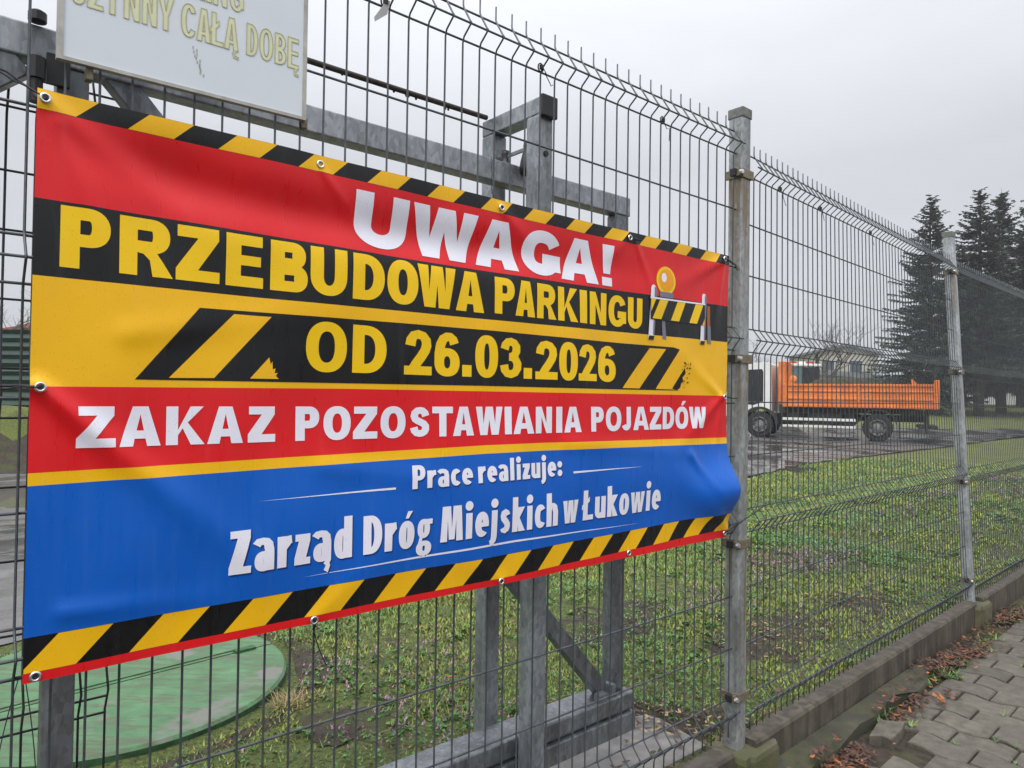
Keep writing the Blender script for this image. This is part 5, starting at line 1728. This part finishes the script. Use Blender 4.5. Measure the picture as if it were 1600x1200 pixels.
# corrugated green fence on the left
gfn = empty('sheet_fence', (-13, 18.2, 0), 'dark green corrugated metal fence at the left behind the soil bank', 'fence')
mb = MB()
prof = []
for i in range(29):
    z = i * .107
    prof.append((z, .035 if i % 2 else -.035))
b = 0
for x in np.arange(-26, -9.9, .8):
    for z, dy_ in prof: mb.v.append((x, 18.2 + dy_, z + .01))
nn = len(prof); cols = len(mb.v) // nn
for i in range(cols - 1):
    for j in range(nn - 1): mb.f.append((i * nn + j, (i + 1) * nn + j, (i + 1) * nn + j + 1, i * nn + j + 1)); mb.m.append(0)
mb.build('panel', 'green_sheet', gfn)
for x in range(-26, -9, 3):
    mb = MB(); mb.box(x - .05, x + .05, 18.24, 18.34, 0, 3.06); mb.build('post', 'T_chassis', gfn)
# bank of soil with grass on top, left
V, F = [], []
nx_, ny_ = 46, 16
for i in range(nx_ + 1):
    for j in range(ny_ + 1):
        x, f = -24 + 15.5 * i / nx_, j / ny_
        y = 12.3 + 4.2 * f
        hgt = 1.12 * sin(pi * min(1, f * 1.1)) ** .7 * min(1, (-8.4 - x) / 1.2 + .02) if x < -8.4 else 0
        V.append((x, y, .0 + hgt + .16 * hgt * noise.noise(Vector((x * 1.7, y * 1.7, 0))) + .10 * hgt * noise.noise(Vector((x * 5, y * 5, 2)))))
for i in range(nx_):
    for j in range(ny_): F.append((i * (ny_ + 1) + j, (i + 1) * (ny_ + 1) + j, (i + 1) * (ny_ + 1) + j + 1, i * (ny_ + 1) + j + 1))
idx = [1 if V[f[0]][2] > .72 else 0 for f in F]
tag(raw('soil_bank', V, F, ['soil', 'lawn'], idx, smooth=True), kind='structure')
# manhole grate and brick patch in the yard
gr = MB(); gr.box(0, .9, 0, .5, .013, .02)
for i in range(9): gr.box(.05 + i * .095, .09 + i * .095, .04, .46, .02, .035)
o = gr.build('drain_grate', 'T_chassis'); o.location = (5.9, 14.6, .004); o.rotation_euler = (0, 0, radians(40))
tag(o, 'dark iron drain grate in the wet asphalt near the grass edge', 'drain grate')

# ------------------------------------------------------------------ trees
def spruce(name, loc, H, seed, label, Rk=.27, base=.13, twin=False):
    R_ = np.random.default_rng(seed)
    root = empty(name, loc, label, 'spruce tree', 'spruce trees behind the lorry')
    mb = MB()
    lean = R_.normal(size=2) * .01
    mb.tube([(lean[0] * H * k / 8, lean[1] * H * k / 8, H * k / 8 * .98) for k in range(9)], [(.021 * H) * (1 - k / 8) + .02 for k in range(9)], 9)
    t_ = mb.build('trunk', 'bark', None, True); t_.parent = root
    VV, II = [], []
    z = H * base
    tips = []
    while z < H * .985:
        f = (z / H - base) / (1 - base)
        Rm = Rk * H * (1 - f) ** .82 * (1 - .25 * math.exp(-(f / .06) ** 2)) + .10
        nbr = int(8 + 6 * (1 - f)) + R_.integers(0, 3)
        for k in range(nbr):
            th = R_.random() * 2 * pi
            if noise.noise(Vector((cos(th) * 1.2, sin(th) * 1.2, z * .55 + seed))) > .42: continue
            L = Rm * R_.choice([.5, .72, .9, 1.0, 1.18]) * R_.uniform(.85, 1.08)
            zb = z + R_.normal() * .24
            droop = (.32 - .55 * f) * L
            c, s_ = cos(th), sin(th)
            nt_ = max(4, int(L / .13))
            for q in range(nt_):
                g = (q + R_.random()) / nt_
                if g < .12: continue
                px = c * L * g; py = s_ * L * g; pz = zb - droop * g ** 1.3 + .30 * L * max(0, g - .6)
                wd = (.16 + .62 * (1 - g) * min(1, L / 2.5)) * R_.uniform(.6, 1.2)
                for sg in (-1, 1):
                    ox = -s_ * sg * wd + c * R_.uniform(.02, .22); oy = c * sg * wd + s_ * R_.uniform(.02, .22)
                    dz = -R_.uniform(.02, .22) * (1 - .8 * f)
                    e_ = .09 + .08 * R_.random()
                    VV += [(px - c * e_, py - s_ * e_, pz), (px + c * e_, py + s_ * e_, pz + .02), (px + ox, py + oy, pz + dz)]
                    II.append(0 if R_.random() < .7 else 1)
                for _h in range(2):     # hanging sprays
                    e_ = .11
                    VV += [(px - s_ * e_, py + c * e_, pz), (px + s_ * e_, py - c * e_, pz), (px + R_.normal() * .05, py + R_.normal() * .05, pz - R_.uniform(.12, .34) * (1 - .7 * f))]
                    II.append(0 if R_.random() < .8 else 1)
            e_ = .06
            VV += [(c * L * .9 - s_ * e_, s_ * L * .9 + c * e_, zb - droop * .9), (c * L * .9 + s_ * e_, s_ * L * .9 - c * e_, zb - droop * .9), (c * L * 1.08, s_ * L * 1.08, zb - droop + .10 * L)]
            II.append(1)
        z += (.20 + .16 * (1 - f)) * H / 15
    # leader
    for k in range(16):
        th = R_.random() * 6.28
        zz = H * (.95 + .05 * k / 16)
        VV += [(0, 0, zz), (.03, .03, zz + .06), (cos(th) * .22 * (1 - k / 18), sin(th) * .22 * (1 - k / 18), zz + .16)]
        II.append(1)
    VV += [(-.03, 0, H * .95), (.03, 0, H * .95), (0, 0, H * 1.015)]; II.append(0)
    n_ = len(II)
    cr = raw('crown', np.array(VV), np.arange(3 * n_).reshape(-1, 3), ['needle', 'needle2'], II)
    cr.parent = root
    return root
SPR = [((28.3, 48, .6), 14.6, 31, 'slender dark spruce behind the lorry tail with its tip left of the leaning post', .285, .08),
       ((30.6, 46.5, .55), 14.9, 32, 'dark spruce with a thick trunk just right of the leaning post', .28, .215),
       ((34.8, 50.5, .7), 16.0, 33, 'tall spruce whose tip stands close beside the tip of its left neighbour', .29, .13),
       ((34.9, 46.5, .55), 16.4, 34, 'tall dark spruce cut by the right edge of the picture', .29, .20),
       ((38.2, 60, 1.1), 13.5, 35, 'shorter spruce filling the gap behind the leaning post', .30, .14),
       ((43.0, 60, 1.1), 15.0, 36, 'spruce farthest back at the right edge', .28, .1)]
for loc, H, sd_, lab, rk, bs in SPR: spruce('spruce_tree', loc, H, sd_, lab, rk, bs)

def bare_tree(loc, H, seed, label, spread=.5, lv=6, r0=.12, group=None):
    R_ = random.Random(seed)
    root = empty('bare_tree', loc, label, 'bare tree', group)
    trunk = MB(); crown = MB()
    def grow(p, d, L, r, lev):
        pts = [p]; q = p; dd = d.copy()
        for i in range(4):
            dd = (dd + Vector((R_.gauss(0, .13), R_.gauss(0, .13), R_.gauss(.04, .08)))).normalized()
            q = q + dd * (L / 4); pts.append(q)
        (trunk if lev == 0 else crown).tube(pts, [r * (1 - .12 * i) for i in range(5)], 5 if lev < 3 else 3, caps=False)
        if lev >= lv: return
        for k in range(R_.choice([2, 3, 3]) if lev else 4):
            nd = (dd + Vector((R_.gauss(0, spread), R_.gauss(0, spread), R_.gauss(.15, .25)))).normalized()
            grow(pts[R_.choice([2, 3, 4, 4])], nd, L * R_.uniform(.62, .85), max(r * .58, .010), lev + 1)
    grow(Vector((0, 0, 0)), Vector((0, 0, 1)), H * .28, r0, 0)
    o = trunk.build('trunk', 'twig', None); o.parent = root
    o = crown.build('branches', 'twig', None); o.parent = root
bare_tree((26.3, 60, .9), 9.5, 3, 'small bare tree with fine twigs rising behind the lorry cab', .55, 5, .16)
bare_tree((-28.6, 41, .5), 9.0, 5, 'bare tree in front of the red roof at the left edge', .5, 5, .14)
bare_tree((22.0, 66, 1.0), 7.5, 8, 'low bare tree left of the one behind the lorry cab', .6, 5, .12)

# far dark belt of trees at the horizon
VV, II = [], []
R_ = np.random.default_rng(40)
for i in range(9000):
    x = R_.uniform(-160, 260); y = 170 + R_.normal() * 8
    hmax = 5 + 2.5 * noise.noise(Vector((x * .03, 0, 0))) + 1.5 * noise.noise(Vector((x * .15, 3, 0)))
    z = 1.2 + hmax * R_.random() ** .8
    a = R_.random() * 3.14; e_ = R_.uniform(.4, 1.2)
    VV += [(x - e_ * cos(a), y - e_ * sin(a), z - .4), (x + e_ * cos(a), y + e_ * sin(a), z - .3), (x + R_.normal() * .4, y, z + e_)]
    II.append(0 if R_.random() < .7 else 1)
tag(raw('far_woodland', np.array(VV), np.arange(len(VV)).reshape(-1, 3), ['twig', 'needle2'], II), 'distant belt of woodland along the horizon', 'woodland', kind='stuff')

# ------------------------------------------------------------------ thin drizzle haze
hz = MB(); hz.box(-400, 400, -40, 320, -3, 26)
hm = bpy.data.materials.new('haze'); hm.use_nodes = True
hn = hm.node_tree; hn.nodes.clear()
vo = hn.nodes.new('ShaderNodeVolumePrincipled'); vo.inputs['Color'].default_value = (.9, .92, .96, 1); vo.inputs['Density'].default_value = .0011
oo = hn.nodes.new('ShaderNodeOutputMaterial'); hn.links.new(vo.outputs[0], oo.inputs['Volume'])
tag(hz.build('haze', hm), 'thin pale drizzle haze over the whole place', 'haze', kind='stuff')
